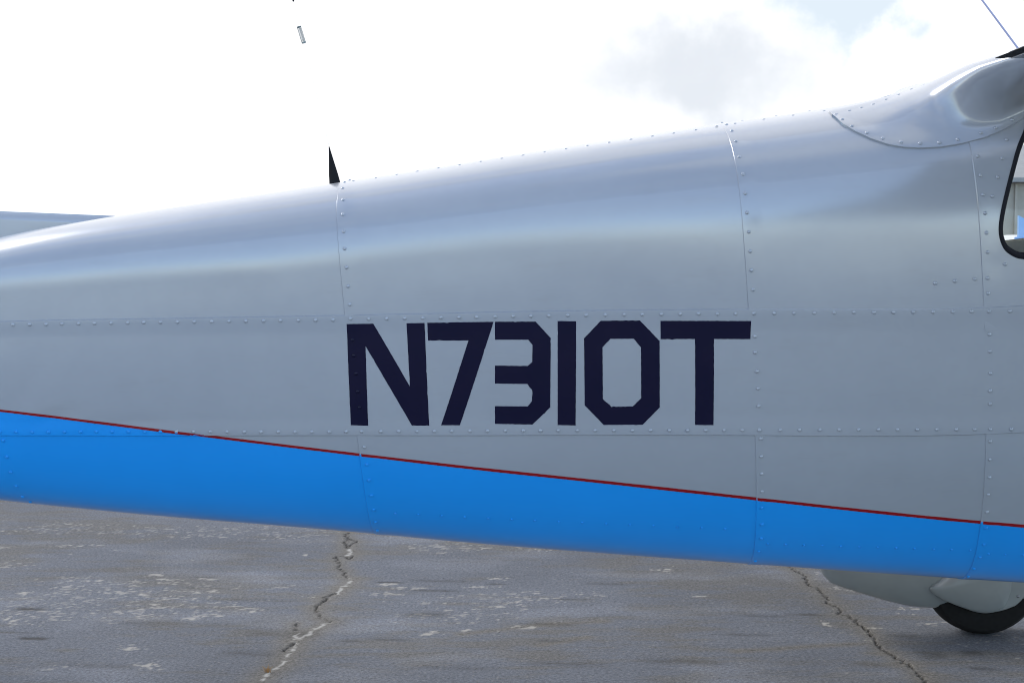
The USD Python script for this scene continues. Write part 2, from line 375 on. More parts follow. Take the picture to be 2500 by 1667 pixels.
# wing root fairing over the cabin shoulder
_FL = np.array([(.926, .137), (.9372, .1722), (.9623, .1942), (.9989, .213), (1.0415, .2271), (1.0789, .2342), (1.125, .2392), (1.1801, .2419), (1.2282, .2417), (1.2628, .2404), (1.3016, .2388), (1.3521, .233), (1.3956, .2257), (1.45, .214), (1.55, .196), (1.8, .18), (2.95, .17)])
_FT = np.array([(.926, .116), (.98, .107), (1.05, .096), (1.134, .078), (1.2172, .058), (1.3014, .040), (1.36, .026), (1.45, .015), (2.95, .012)])
fair_low = lambda u: np.interp(u, _FL[:, 0], _FL[:, 1])
fair_top = lambda u: np.interp(u, _FT[:, 0], _FT[:, 1])
lift_fair = lambda u, s: .0024 + np.maximum(lap((fair_low(u) - np.abs(s)) * PERIM, .0034, .05), lap((np.abs(s) - fair_top(u)) * PERIM, .0020, .03))
for side in (1, -1):
    u = np.concatenate([.926 + np.array([0, .0012, .003, .006, .010, .015, .021, .028]), np.arange(.965, NOSE, .012)])
    U, Sg = strip_grid(u, lambda u: side * fair_top(u), lambda u: side * fair_low(u), 65)
    panel['FAIR' if side > 0 else 'FAIRfar'] = skin('wing_root_fairing', U, Sg, lift_fair, paint, extra=fillet)

# cabin panel with window openings: clip the parameter grid cell by cell
SEAL = [(1.418, .2310), (1.41, .2400), (1.3896, .2563), (1.3626, .285), (1.3415, .3119), (1.3231, .3388), (1.3135, .3580), (1.3108, .3690), (1.3118, .3790), (1.3160, .3880), (1.3225, .3955), (1.3329, .4017), (1.3499, .408), (1.3739, .4125),
        (1.45, .4155), (1.60, .4195), (1.78, .4235), (1.83, .4220), (1.86, .4130), (1.87, .39), (1.87, .27), (1.86, .238), (1.83, .222), (1.78, .216), (1.6, .214), (1.48, .216), (1.44, .2200)]


def curve(pts, n):
    """closed smooth curve through the points, resampled evenly (metres)"""
    q = np.array(pts + pts[:1], float); q[:, 1] *= PERIM
    t = np.concatenate([[0], np.cumsum(np.linalg.norm(np.diff(q, axis=0), axis=1) ** .5)])
    c = CubicSpline(t, q, bc_type='periodic')(np.linspace(0, t[-1], 1200))
    L = np.concatenate([[0], np.cumsum(np.linalg.norm(np.diff(c, axis=0), axis=1))])
    x = np.linspace(0, L[-1], n, endpoint=False)
    return np.stack([np.interp(x, L, c[:, 0]), np.interp(x, L, c[:, 1])], 1)


ring = curve(SEAL, 220)
ring_poly = Polygon(ring)
DOOR = curve([(2.02, .30), (2.02, .24), (2.08, .22), (2.6, .22), (2.70, .25), (2.74, .40), (2.70, .43), (2.08, .43), (2.02, .41)], 120)
door_poly = Polygon(DOOR)


def clipped(U0, S0, shape):
    """triangles of the parameter grid inside the shape (u, s * PERIM)"""
    V, F = [], []
    prep = shapely.prepared.prep(shape)
    edge = shape.boundary
    idx = {}
    def vid(x, y):
        k = (round(x, 6), round(y, 6))
        if k not in idx:
            idx[k] = len(V); V.append(k)
        return idx[k]
    for i in range(len(U0) - 1):
        for j in range(len(S0) - 1):
            c = sbox(U0[i], S0[j], U0[i + 1], S0[j + 1])
            if prep.contains(c):
                a, b, d, e = vid(U0[i], S0[j]), vid(U0[i + 1], S0[j]), vid(U0[i + 1], S0[j + 1]), vid(U0[i], S0[j + 1])
                F += [(a, b, d), (a, d, e)]
            elif prep.intersects(c):
                g = shape.intersection(c)
                for h in getattr(g, 'geoms', [g]):
                    if h.geom_type != 'Polygon' or h.area < 1e-9:
                        continue
                    vv, ff = trimesh.creation.triangulate_polygon(h, engine='earcut')
                    m = [vid(*q) for q in np.asarray(vv)[:, :2]]
                    F += [(m[a], m[b], m[d]) for a, b, d in ff if len({m[a], m[b], m[d]}) == 3]
    return np.array(V), np.array(F)


def cabin_sheet(name, u0, u1, s_of, off, look, holes, both=True, **data):
    uu = np.concatenate([[u0, u0 + .004, u0 + .012], np.arange(u0 + .026, u1, .018), [u1]])
    Vs, Fs, Ns, at = [], [], [], 0
    for side in (1, -1):
        t = np.linspace(0, 1, 50)
        smax = s_of
        ss = np.linspace(0, smax * PERIM, 42)
        shape = sbox(u0, 0, u1, smax * PERIM)
        for h in holes:
            shape = shape.difference(h)
        v, f = clipped(uu, ss, shape)
        p, n = hull(v[:, 0], side * v[:, 1] / PERIM, off)
        Vs.append(p); Ns.append(n); Fs.append(orient(p, f, n) + at); at += len(p)
    return add_mesh(AIR, name, np.vstack(Vs), np.vstack(Fs), look, normals=np.vstack(Ns), base=BASE, **data)[1]


hole = ring_poly.buffer(-.004)
panel['U3'] = cabin_sheet('upper_skin_panel', F3, NOSE, .505, lift_from(F3), paint, [hole, door_poly.buffer(-.003)])
# the bright lap edge of the cabin panel
u = np.array([F3 - .003, F3]); ss = np.linspace(-.5, .5, 200)
p0, n0 = hull(np.full(200, F3 - .003), ss, -.001)
p1, n1 = hull(np.full(200, F3), ss, .0018)
en = n1 * .55 + world_dir(np.array([-1., 0, 0])) * .83
V = np.vstack([p0, p1]); F = grid_faces(2, 200)
add_mesh(panel['U3'], 'lap_edge', V, orient(V, F, np.vstack([en, en])), paint, normals=np.vstack([en, en]), base=BASE)
# stringer laps: narrow doubler under the crown rivet row
# ------------------------------------------------------------------ windows
def ring_in(r, d):
    q = np.roll(r, -1, 0) - np.roll(r, 1, 0)
    q /= np.linalg.norm(q, axis=1, keepdims=True)
    n = np.stack([-q[:, 1], q[:, 0]], 1)
    c = r.mean(0)
    n *= np.sign(((c - r) * n).sum(1).mean())
    return r + n * d


for side in (1, -1):
    for r, tag_ in ((ring, 'cabin_window'), (DOOR, 'door_window')):
        prof = [(-.001, .0005), (.001, .0036), (.004, .0052), (.008, .0046), (.0105, .0020), (.0108, -.016)]
        rows = [ring_in(r, d) for d, _ in prof]
        P_ = [hull(q[:, 0], side * q[:, 1] / PERIM, h)[0] for q, (_, h) in zip(rows, prof)]
        n = len(r)
        V = np.vstack(P_)
        F = []
        for k in range(len(prof) - 1):
            for i in range(n):
                j = (i + 1) % n
                F += [(k * n + i, k * n + j, (k + 1) * n + j), (k * n + i, (k + 1) * n + j, (k + 1) * n + i)]
        F = np.array(F)
        if side < 0:
            F = F[:, ::-1]
        _, wpath = add_mesh(AIR, tag_, *(lambda pl: (pl[0], pl[1]))((lambda sh: (lambda v, f: (hull(v[:, 0], side * v[:, 1] / PERIM, -.004)[0], f if side > 0 else f[:, ::-1]))(*clipped(np.arange(r[:, 0].min() - .02, r[:, 0].max() + .03, .03), np.arange(r[:, 1].min() - .02, r[:, 1].max() + .03, .03), sh)))(Polygon(ring_in(r, .007)))), pane_look, smooth=True, base=BASE, label='clear acrylic pane seated in a black rubber seal' if side > 0 and tag_ == 'cabin_window' else None)
        add_mesh(wpath, 'window_seal', V, F, black_rubber, smooth=50, base=BASE)

# cabin lining behind the skin, rear bulkhead, instrument bulkhead, seat
liner = cabin_sheet('cabin_liner', .98, 2.9, .999, -.016, beige, [ring_poly.buffer(-.010), door_poly.buffer(-.010)])
for uu, nm, lk in ((.985, 'rear_bulkhead', beige), (2.88, 'instrument_bulkhead', black_plastic)):
    s_ = np.linspace(-1, 1, 120, endpoint=False)
    p, _ = hull(np.full(120, uu), s_, -.02)
    if nm == 'instrument_bulkhead':
        p[:, 2] = np.minimum(p[:, 2], CAMH + .28)
    V = np.vstack([p, p.mean(0)[None]])
    F = np.array([(i, (i + 1) % 120, 120) for i in range(120)])
    add_mesh(AIR, nm, V, F, lk, smooth=False, base=BASE)


def rounded_box(size, r, seg=3):
    import manifold3d
    hx, hy, hz = (np.asarray(size) / 2 - r)
    sp = trimesh.creation.icosphere(subdivisions=seg, radius=r)
    pts = np.vstack([sp.vertices + np.array([a * hx, b * hy, c * hz]) for a in (-1, 1) for b in (-1, 1) for c in (-1, 1)])
    return trimesh.convex.convex_hull(pts)


def placed(m, loc_uvw, ry=0.0, rx=0.0, rz=0.0):
    m = m.copy()
    for ang, ax in ((rx, [1, 0, 0]), (ry, [0, 1, 0]), (rz, [0, 0, 1])):
        if ang:
            m.apply_transform(trimesh.transformations.rotation_matrix(ang, ax))
    m.vertices += np.asarray(loc_uvw)
    return m.vertices, m.faces


b = rounded_box((.16, .74, .62), .06)
v, f = placed(b, (2.06, YC, 1.20), ry=math.radians(-14))
_, seat = add_mesh(AIR, 'rear_seat', v, f, seat_blue, base=BASE)
v, f = placed(rounded_box((.5, .74, .16), .06), (2.30, YC, .95), ry=math.radians(-6))
add_mesh(seat, 'seat_cushion', v, f, seat_blue, base=BASE)

# ------------------------------------------------------------------ rivets, each on the panel it holds
def dome(r, h, seg=12):
    prof = [(1.0, -.25), (1.0, .12), (.90, .48), (.66, .80), (.34, .96)]
    a = np.linspace(0, 2 * np.pi, seg, endpoint=False)
    V = np.array([(r * q * math.cos(t), r * q * math.sin(t), h * z) for q, z in prof for t in a] + [(0, 0, h)])
    F = []
    for k in range(len(prof) - 1):
        for i in range(seg):
            j = (i + 1) % seg
            F += [(k * seg + i, k * seg + j, (k + 1) * seg + j), (k * seg + i, (k + 1) * seg + j, (k + 1) * seg + i)]
    t = (len(prof) - 1) * seg
    F += [(t + i, t + (i + 1) % seg, t + seg) for i in range(seg)]
    return V, np.array(F)


RV, RF = dome(.0052, .0034)
CV, CF = dome(.0050, .0018)
SV, SF = dome(.0038, .0028, 10)


def rivets(key_, pts, lift, small=False, look=None, side=1, extra=None, low=False):
    pts = np.array(pts, float)
    p, n = hull(pts[:, 0], side * pts[:, 1], lift, extra)
    for c, z in zip(p, n):
        x = np.cross([0, 0, 1.0] if abs(z[2]) < .9 else [1.0, 0, 0], z); x /= np.linalg.norm(x)
        y = np.cross(z, x)
        k = rng.uniform(.94, 1.06)
        v = (SV if small else CV if low else RV) * k
        lean = rng.normal(0, .05, 2)
        z2 = z + x * lean[0] + y * lean[1]
        v = c + v[:, :1] * x + v[:, 1:2] * y + v[:, 2:] * z2
        add_mesh(panel[key_], 'rivet', v, SF if small else CF if low else RF, look or paint, smooth=True, base=BASE)


# (station, girth) of every rivet head; girth runs 0 at the crown to 1 at the keel
R_F1U = [(-0.461, 0.0739), (-0.4693, 0.1142), (-0.467, 0.1655), (-0.4613, 0.2128), (-0.4615, 0.2481), (-0.4611, 0.2809), (-0.4619, 0.3112), (-0.4614, 0.3444), (-0.4615, 0.3775), (-0.4616, 0.4098)]
R_F1M = [(-0.4638, 0.4723), (-0.4644, 0.5002), (-0.463, 0.5328), (-0.4637, 0.5652), (-0.4635, 0.5943)]
R_F1L = [(-0.4627, 0.6688), (-0.4618, 0.703), (-0.4612, 0.7349), (-0.4609, 0.7683), (-0.4611, 0.8032), (-0.4631, 0.8394), (-0.4649, 0.8746)]
R_F2U = [(0.6386, 0.0508), (0.6374, 0.1054), (0.6382, 0.1499), (0.6382, 0.1877), (0.637, 0.224), (0.6385, 0.255), (0.6377, 0.2849), (0.6374, 0.3135), (0.6384, 0.3416), (0.6383, 0.3699), (0.638, 0.3978), (0.6385, 0.4264)]
R_F2M = [(0.6358, 0.4957), (0.6336, 0.5194), (0.636, 0.5481), (0.6364, 0.5744), (0.636, 0.6012)]
R_F2L = [(0.6383, 0.6525), (0.6383, 0.6814), (0.6383, 0.7105), (0.6391, 0.7416), (0.6381, 0.7712), (0.64, 0.8037), (0.6404, 0.8351), (0.6368, 0.8696), (0.6339, 0.908)]
R_F3U = [(1.2736, 0.2636), (1.274, 0.2911), (1.2748, 0.3179), (1.2764, 0.3435), (1.2765, 0.3701), (1.2761, 0.3966), (1.2724, 0.4318), (1.2722, 0.4525)]
R_F3M = [(1.2717, 0.5095), (1.2715, 0.5336), (1.2719, 0.5644), (1.2704, 0.5896), (1.2702, 0.6084)]
R_F3L = [(1.2713, 0.6638), (1.2717, 0.6918), (1.2733, 0.7197), (1.2731, 0.7482), (1.2736, 0.7777), (1.2763, 0.8064), (1.2775, 0.8395), (1.2749, 0.8682), (1.2699, 0.9004), (1.2668, 0.9323)]
R_F0L = [(-1.4782, 0.6616), (-1.4787, 0.701), (-1.4798, 0.7405), (-1.4791, 0.7826), (-1.4783, 0.8252), (-1.4699, 0.8568)]
R_S1 = [(-1.4032, 0.4109), (-1.3566, 0.4125), (-1.3108, 0.4138), (-1.2663, 0.4149), (-1.2201, 0.4161), (-1.1756, 0.4171), (-1.1294, 0.4182), (-1.0829, 0.4194), (-1.038, 0.4205), (-0.9915, 0.4217), (-0.9446, 0.423), (-0.8978, 0.4242), (-0.8489, 0.4256), (-0.8008, 0.4269), (-0.754, 0.4282), (-0.7048, 0.4296), (-0.6577, 0.4309), (-0.6081, 0.4322), (-0.5602, 0.4335), (-0.5119, 0.4348), (-0.4631, 0.4347), (-0.413, 0.4369), (-0.3633, 0.4384), (-0.3136, 0.4396), (-0.2637, 0.441), (-0.2141, 0.4423), (-0.1639, 0.4438), (-0.1161, 0.4449), (-0.0657, 0.4464), (-0.0161, 0.4476), (0.0319, 0.449), (0.0813, 0.4501), (0.1327, 0.4513), (0.1825, 0.4526), (0.2345, 0.4537), (0.2853, 0.4549), (0.3349, 0.456), (0.3868, 0.4569), (0.4375, 0.4578), (0.487, 0.4585), (0.5376, 0.4599), (0.5874, 0.4608), (0.6365, 0.4614), (0.6915, 0.4623), (0.7444, 0.4631), (0.7998, 0.4638), (0.8532, 0.4647), (0.9062, 0.4654), (0.9604, 0.4668), (1.0134, 0.468), (1.0668, 0.4693), (1.1207, 0.4711), (1.1741, 0.4733), (1.2252, 0.4753), (1.2719, 0.4778), (1.3281, 0.4806)]
R_S2 = [(-1.4822, 0.6413), (-1.4358, 0.6411), (-1.3907, 0.641), (-1.3445, 0.6408), (-1.2991, 0.6405), (-1.2541, 0.6402), (-1.2095, 0.6399), (-1.165, 0.6396), (-1.1188, 0.6394), (-1.0735, 0.6393), (-1.029, 0.6392), (-0.9842, 0.6392), (-0.9361, 0.6392), (-0.8892, 0.6393), (-0.8415, 0.6394), (-0.7935, 0.6395), (-0.7466, 0.6396), (-0.6982, 0.6396), (-0.651, 0.6396), (-0.6038, 0.6396), (-0.5554, 0.6395), (-0.5078, 0.6389), (-0.4648, 0.6387), (-0.4108, 0.6384), (-0.3609, 0.6382), (-0.3103, 0.6379), (-0.2614, 0.6378), (-0.2133, 0.6376), (-0.1625, 0.6375), (-0.1141, 0.6375), (-0.0642, 0.6375), (-0.0148, 0.6375), (0.033, 0.6376), (0.0819, 0.6377), (0.134, 0.6379), (0.1836, 0.638), (0.2352, 0.6381), (0.2864, 0.6383), (0.3359, 0.6384), (0.3878, 0.6385), (0.4377, 0.6384), (0.4879, 0.6384), (0.5382, 0.6384), (0.588, 0.6385), (0.6351, 0.6385), (0.6918, 0.6386), (0.7453, 0.6387), (0.8012, 0.6388), (0.8543, 0.639), (0.9075, 0.6393), (0.9622, 0.6397), (1.015, 0.6402), (1.0691, 0.6409), (1.1231, 0.6418), (1.1768, 0.6429), (1.2273, 0.6442), (1.2709, 0.6454), (1.3286, 0.6473)]
R_TOP1 = [(-0.4449, 0.1068), (-0.3793, 0.1109), (-0.3186, 0.1078), (-0.2583, 0.1047), (-0.1967, 0.106), (-0.1348, 0.1104), (-0.0736, 0.1113), (-0.0121, 0.1122), (0.0496, 0.1132), (0.1113, 0.1139), (0.1729, 0.1141), (0.2346, 0.116), (0.2969, 0.1159), (0.3597, 0.1172), (0.4216, 0.1156), (0.4827, 0.1145), (0.5465, 0.1124)]
R_TOP2 = [(0.608, 0.108), (0.6624, 0.1002), (0.7482, 0.0925), (0.8324, 0.0919), (0.9218, 0.0929)]
R_FT = [(0.939, 0.1333), (0.9798, 0.1253), (1.0164, 0.1198), (1.053, 0.114), (1.0939, 0.1041), (1.134, 0.0957), (1.1774, 0.0826), (1.2172, 0.0752), (1.2604, 0.0648), (1.3014, 0.0572), (1.3494, 0.043)]
R_FL = [(0.9447, 0.1595), (0.9608, 0.1825), (0.9934, 0.2017), (1.0313, 0.2162), (1.0782, 0.2263), (1.1272, 0.2324), (1.1783, 0.2358), (1.2285, 0.2349), (1.2941, 0.2314), (1.3353, 0.2282), (1.3842, 0.2213)]
R_WIN = [(1.3596, 0.2477), (1.3386, 0.2727), (1.3195, 0.2976), (1.2999, 0.322), (1.3216, 0.4159)]
R_THREE = [(1.1308, 0.4313), (1.1844, 0.4308), (1.2379, 0.4311)]
R_B1 = [(-0.4008, 0.8106), (-0.3352, 0.8102), (-0.2693, 0.8103), (-0.2034, 0.8106), (-0.136, 0.8109), (-0.0699, 0.8112), (-0.0033, 0.8116), (0.064, 0.8125), (0.1312, 0.8131), (0.1985, 0.8138), (0.2658, 0.8142), (0.333, 0.815), (0.4007, 0.8148), (0.4692, 0.8157), (0.5361, 0.8164)]
R_B2 = [(0.6604, 0.8489), (0.7116, 0.8488), (0.764, 0.8488), (0.8164, 0.8485), (0.8698, 0.849), (0.9232, 0.8492), (0.976, 0.8488), (1.0291, 0.8496), (1.0818, 0.8505), (1.1365, 0.8508), (1.188, 0.8516), (1.2429, 0.8525)]
R_B3 = [(1.2975, 0.8606), (1.3464, 0.862), (1.3976, 0.8628)]
rivets('U1', R_F1U, lift_from(F1))
rivets('M', R_F1M, lambda u, s: lift_mid(u, s) + .0003, look=navy)
rivets('L1', R_F1L, lift_from(F1))
rivets('U2', R_F2U, lift_from(F2))
rivets('M', R_F2M, lift_mid)
rivets('L2', R_F2L, lift_from(F2))
rivets('U3', R_F3U, lift_from(F3))
rivets('M', R_F3M, lift_mid)
rivets('L3', R_F3L, lift_from(F3))
rivets('L0', R_F0L, 0 * np.ones(1) if False else (lambda u, s: 0 * u))
rivets('M', R_S1, lift_mid)
rivets('M', R_S2, lift_mid)
rivets('U1', R_TOP1, lift_from(F1), low=True)
rivets('U2', R_TOP2, lift_from(F2), low=True)
rivets('FAIR', R_FT, lift_fair, extra=fillet, low=True)
rivets('FAIR', R_FL, lift_fair, extra=fillet)
rivets('U3', R_WIN, lift_from(F3))
rivets('U2', R_THREE, lift_from(F2))
rivets('L1', R_B1, lift_from(F1), small=True)
rivets('L2', R_B2, lift_from(F2), small=True)
rivets('L3', R_B3, lift_from(F3), small=True)
rivets('U2', [(.70, .045), (.80, .045), (.90, .040)], lift_from(F2), low=True)

# ------------------------------------------------------------------ red pin stripe and registration letters
def skin_lift(u, s):
    a = np.abs(s)
    low = np.select([u < F1, u < F2, u < F3], [0 * u, lift_from(F1)(u, s), lift_from(F2)(u, s)], lift_from(F3)(u, s))
    return np.where((a > S1(u)) & (a < S2(u)), lift_mid(u, s), low)


for side in (1, -1):
    u = np.arange(-3.4, NOSE - .05, .010)
    m = 5
    t = np.linspace(-1, 1, m)
    half = (.0031 + .0004 * (meshkit.noise(np.stack([u * 19, 0 * u, 0 * u], -1), 5) - .5)) / PERIM / .93
    U = np.repeat(u[:, None], m, 1); Sg = ST(u)[:, None] + half[:, None] * t[None]
    p, n = hull(U, side * Sg, lambda u, s: skin_lift(u, s) + .0007)
    V, N = p.reshape(-1, 3), n.reshape(-1, 3)
    F = grid_faces(len(u), m)
    add_mesh(AIR, 'red_pin_stripe', V, orient(V, F, N), red, normals=N, base=BASE)

LETTERS = [
    ('N', [(-0.4754, 0.4436), (-0.4017, 0.4455), (-0.3173, 0.558), (-0.3101, 0.4482), (-0.2604, 0.4494), (-0.2745, 0.6277), (-0.3225, 0.6276), (-0.4291, 0.4844), (-0.4445, 0.6277), (-0.4927, 0.6269)], None),
    ('7', [(-0.2528, 0.4494), (-0.0708, 0.4544), (-0.189, 0.6271), (-0.2414, 0.6272), (-0.1442, 0.483), (-0.2552, 0.4797)], None),
    ('3', [(-0.0668, 0.4545), (0.0438, 0.4581), (0.0816, 0.486), (0.0647, 0.5986), (0.0117, 0.627), (-0.0913, 0.6252), (-0.087, 0.5949), (0.0029, 0.5964), (0.0163, 0.5871), (0.0188, 0.5688), (0.0077, 0.559), (-0.0815, 0.5567), (-0.0772, 0.5268), (0.0122, 0.5293), (0.0255, 0.5231), (0.0302, 0.4953), (0.0197, 0.4867), (-0.0711, 0.484)], None),
    ('1', [(0.1041, 0.4592), (0.1541, 0.4612), (0.131, 0.6292), (0.0815, 0.6283)], None),
    ('0', [(0.2214, 0.4624), (0.3274, 0.4648), (0.3769, 0.4975), (0.3654, 0.6013), (0.3159, 0.6287), (0.2085, 0.6288), (0.16, 0.5965), (0.172, 0.4888)], [(0.2435, 0.4914), (0.3071, 0.4926), (0.3252, 0.5067), (0.3161, 0.5861), (0.2914, 0.5993), (0.2328, 0.5995), (0.2111, 0.5862), (0.2207, 0.504)]),
    ('T', [(0.3832, 0.4667), (0.6281, 0.4723), (0.6231, 0.4992), (0.5245, 0.4975), (0.5099, 0.6303), (0.4594, 0.6297), (0.4733, 0.4965), (0.3801, 0.4949)], None),
]


def rough_edge(pts, step=.006, amp=.00013):
    pts = np.array(pts, float) * [1, PERIM]
    out = []
    for a, b in zip(pts, np.roll(pts, -1, 0)):
        d = b - a; L = np.linalg.norm(d); k = max(1, int(L / step))
        nrm = np.array([-d[1], d[0]]) / L
        for i in range(k):
            j = rng.normal(0, amp) if i else 0
            if i and rng.random() < .022:
                j += rng.choice([-1, 1]) * .0009
            out.append(a + d * i / k + nrm * j)
    return out


for label, outer, inner in LETTERS:
    sh = Polygon(rough_edge(outer), [rough_edge(inner)] if inner else None).buffer(0)
    x0, y0, x1, y1 = sh.bounds
    v, f = clipped(np.arange(x0 - .01, x1 + .02, .02), np.arange(y0 - .01, y1 + .02, .012), sh)
    p, n = hull(v[:, 0], v[:, 1] / PERIM, lambda u, s: lift_mid(u, s) + .0005)
    add_mesh(AIR, 'registration_letter', p, orient(p, f, n), navy, normals=n, base=BASE, label=f'dark navy painted character {label}')

# ------------------------------------------------------------------ wings, tail
def L2W(u, v, w):
    return world(np.stack([np.asarray(u, float), np.asarray(v, float), np.asarray(w, float)], -1))


def naca(n=60, m=.02, pk=.4, t=.12):
    x = (1 - np.cos(np.linspace(0, np.pi, n))) / 2
    yt = 5 * t * (.2969 * np.sqrt(x) - .126 * x - .3516 * x ** 2 + .2843 * x ** 3 - .1036 * x ** 4)
    yc = np.where(x < pk, m / pk ** 2 * (2 * pk * x - x ** 2), m / (1 - pk) ** 2 * (1 - 2 * pk + 2 * pk * x - x ** 2))
    return x, yc + yt, yc - yt


def loft(sections, cap=True):
    """sections: list of (k x 3) closed rings"""
    k = len(sections[0]); V = np.vstack(sections); F = []
    for a in range(len(sections) - 1):
        for i in range(k):
            j = (i + 1) % k
            F += [(a * k + i, a * k + j, (a + 1) * k + j), (a * k + i, (a + 1) * k + j, (a + 1) * k + i)]
    if cap:
        for a, flip in ((0, True), (len(sections) - 1, False)):
            c = len(V); V = np.vstack([V, sections[a].mean(0)[None]])
            F += [((a * k + (i + 1) % k, a * k + i, c) if flip else (a * k + i, a * k + (i + 1) % k, c)) for i in range(k)]
    m = trimesh.Trimesh(V, np.array(F), process=False)
    m.fix_normals()
    return np.array(m.vertices), np.array(m.faces)


TE_U, TE_W, CHORD, INC = 1.2441, .3247, 1.63, math.radians(1.5)
x, yu, yl = naca()


def foil(v, cut0, cut1, lift=0.0):
    """ring of the part of the section between chord fractions cut0..cut1 (0 at the nose)"""
    k = 40
    xs = cut0 + (cut1 - cut0) * (1 - np.cos(np.linspace(0, np.pi, k))) / 2
    up, lo = np.interp(xs, x, yu) + lift, np.interp(xs, x, yl) - lift * .5
    xs2 = np.concatenate([xs, xs[::-1][1:-1]]); ys = np.concatenate([up, lo[::-1][1:-1]])
    du, dw = (1 - xs2) * CHORD, ys * CHORD
    u = TE_U + du * math.cos(INC) - dw * math.sin(INC)
    w = TE_W + du * math.sin(INC) + dw * math.cos(INC) + max(abs(v) - .715, 0) * .015
    return L2W(u, np.full(len(u), v), w)


for side in (1, -1):
    vs = np.array([.700, .705, .9, 2.0, 3.5, 5.0, 5.30, 5.38]) * side
    v, f = loft([foil(q, 0.0, .977, .0030) for q in vs])
    _, wing = add_mesh(AIR, 'wing', v, f, paint, base=BASE)
    v, f = loft([foil(q, .966, 1.0, .0006) for q in vs[:-2]])
    add_mesh(wing, 'trailing_edge', v, f, black_plastic, base=BASE)
    # strut
    a, b = L2W(2.62, .45 * side, -1.05), L2W(2.42, 2.3 * side, .34)
    t = np.linspace(0, 2 * np.pi, 16, endpoint=False)
    v, f = loft([q + np.stack([.07 * np.cos(t), 0 * t, .02 * np.sin(t)], -1) for q in (a, b)])
    add_mesh(wing, 'wing_strut', v, f, silver_part, base=BASE)

# dorsal fin running into the swept fin
out = [(-1.05, .118), (-1.183, .1398), (-1.533, .1835), (-2.2, .268), (-2.55, .40), (-3.35, 1.30), (-3.75, 1.30), (-3.62, -.10), (-3.0, -.14), (-2.2, -.03), (-1.6, .06)]
sh = Polygon(out)
def fin_half(u, w):
    d = np.clip(w, 0, 2)
    return .020 + .018 * np.clip((-1.3 - u) / 1.5, 0, 1)
rings_ = []
q = np.array(sh.exterior.coords)[:-1]
dense = []
for a, b in zip(q, np.roll(q, -1, 0)):
    k = max(1, int(np.linalg.norm(b - a) / .03)); dense += [a + (b - a) * i / k for i in range(k)]
dense = Polygon(dense)
V, F, N = [], [], []
layers = [(0.0, 0.0), (.003, .45), (.010, .80), (.022, 1.0)]
def ringpts(d, n=400):
    e = sh.buffer(-d, join_style=2) if d else sh
    L = e.exterior
    return np.array([L.interpolate(t, normalized=True).coords[0] for t in np.linspace(0, 1, n, endpoint=False)])
for side in (1, -1):
    e = sh.buffer(-.022, join_style=2)
    vv, ff = trimesh.creation.triangulate_polygon(e, engine='earcut')
fin_rings = [ringpts(d) for d, _ in layers]
# align starts by nearest point
for i in range(1, len(fin_rings)):
    j = int(np.argmin(np.linalg.norm(fin_rings[i] - fin_rings[i - 1][0], axis=1)))
    fin_rings[i] = np.roll(fin_rings[i], -j, 0)
seq = [(fin_rings[i], -layers[i][1]) for i in range(len(layers) - 1, -1, -1)] + [(fin_rings[i], layers[i][1]) for i in range(1, len(layers))]
secs = [L2W(r[:, 0], sgn * fin_half(r[:, 0], r[:, 1]), r[:, 1]) for r, sgn in seq]
k = 400
V = np.vstack(secs)
F = []
for a in range(len(secs) - 1):
    for i in range(k):
        j = (i + 1) % k
        F += [(a * k + i, a * k + j, (a + 1) * k + j), (a * k + i, (a + 1) * k + j, (a + 1) * k + i)]
inner = Polygon(fin_rings[-1])
vv, ff = trimesh.creation.triangulate_polygon(inner, engine='earcut')
vv = np.asarray(vv)[:, :2]
base_n = len(V)
V = np.vstack([V, L2W(vv[:, 0], -fin_half(vv[:, 0], vv[:, 1]), vv[:, 1]), L2W(vv[:, 0], fin_half(vv[:, 0], vv[:, 1]), vv[:, 1])])
F = np.vstack([np.array(F), ff + base_n, ff[:, ::-1] + base_n + len(vv)])
m = trimesh.Trimesh(V, F, process=True); m.fix_normals()
add_mesh(AIR, 'tail_fin', m.vertices, m.faces, paint, base=BASE)
for side in (1, -1):
    x_, a_, b_ = naca(40, 0, .4, .09)
    secs = []
    for vv_, le, te in ((.05, -2.62, -3.5), (1.0, -2.85, -3.5), (1.65, -3.0, -3.48)):
        xs = np.concatenate([x_, x_[::-1][1:-1]]); ys = np.concatenate([a_, b_[::-1][1:-1]])
        secs.append(L2W(le + (te - le) * xs, np.full(len(xs), vv_ * side), -.17 + ys * (le - te)))
    v, f = loft(secs)
    add_mesh(AIR, 'tailplane', v, f, silver_part, base=BASE)
# nose cowling (outside the picture, closes the fuselage)
secs = []
for uu, k in ((2.93, 1.0), (3.1, .97), (3.6, .86), (4.0, .7), (4.12, .5)):
    s_ = np.linspace(-1, 1, 80, endpoint=False)
    q = loc(np.full(80, 2.93), s_)
    q[:, 2] = np.minimum(q[:, 2], .08 if uu > 3 else 9)
    c = np.array([0, 0, -.5]); q[:, 1:] = c[1:] + (q[:, 1:] - c[1:]) * k; q[:, 0] = uu
    secs.append(world(q))
v, f = loft(secs)
add_mesh(AIR, 'nose_cowling', v, f, silver_part, base=BASE)

# ------------------------------------------------------------------ main wheels under their fairings
def ellipse_loft(st, yc, n=28, p=2.3):
    t = np.linspace(0, 2 * np.pi, n, endpoint=False)
    ring_ = lambda X, z0, z1, hy: np.stack([np.full(n, X), yc + hy * np.sign(np.cos(t)) * np.abs(np.cos(t)) ** (2 / p), (z0 + z1) / 2 + (z1 - z0) / 2 * np.sign(np.sin(t)) * np.abs(np.sin(t)) ** (2 / p)], -1)
    return loft([ring_(*s) for s in st])


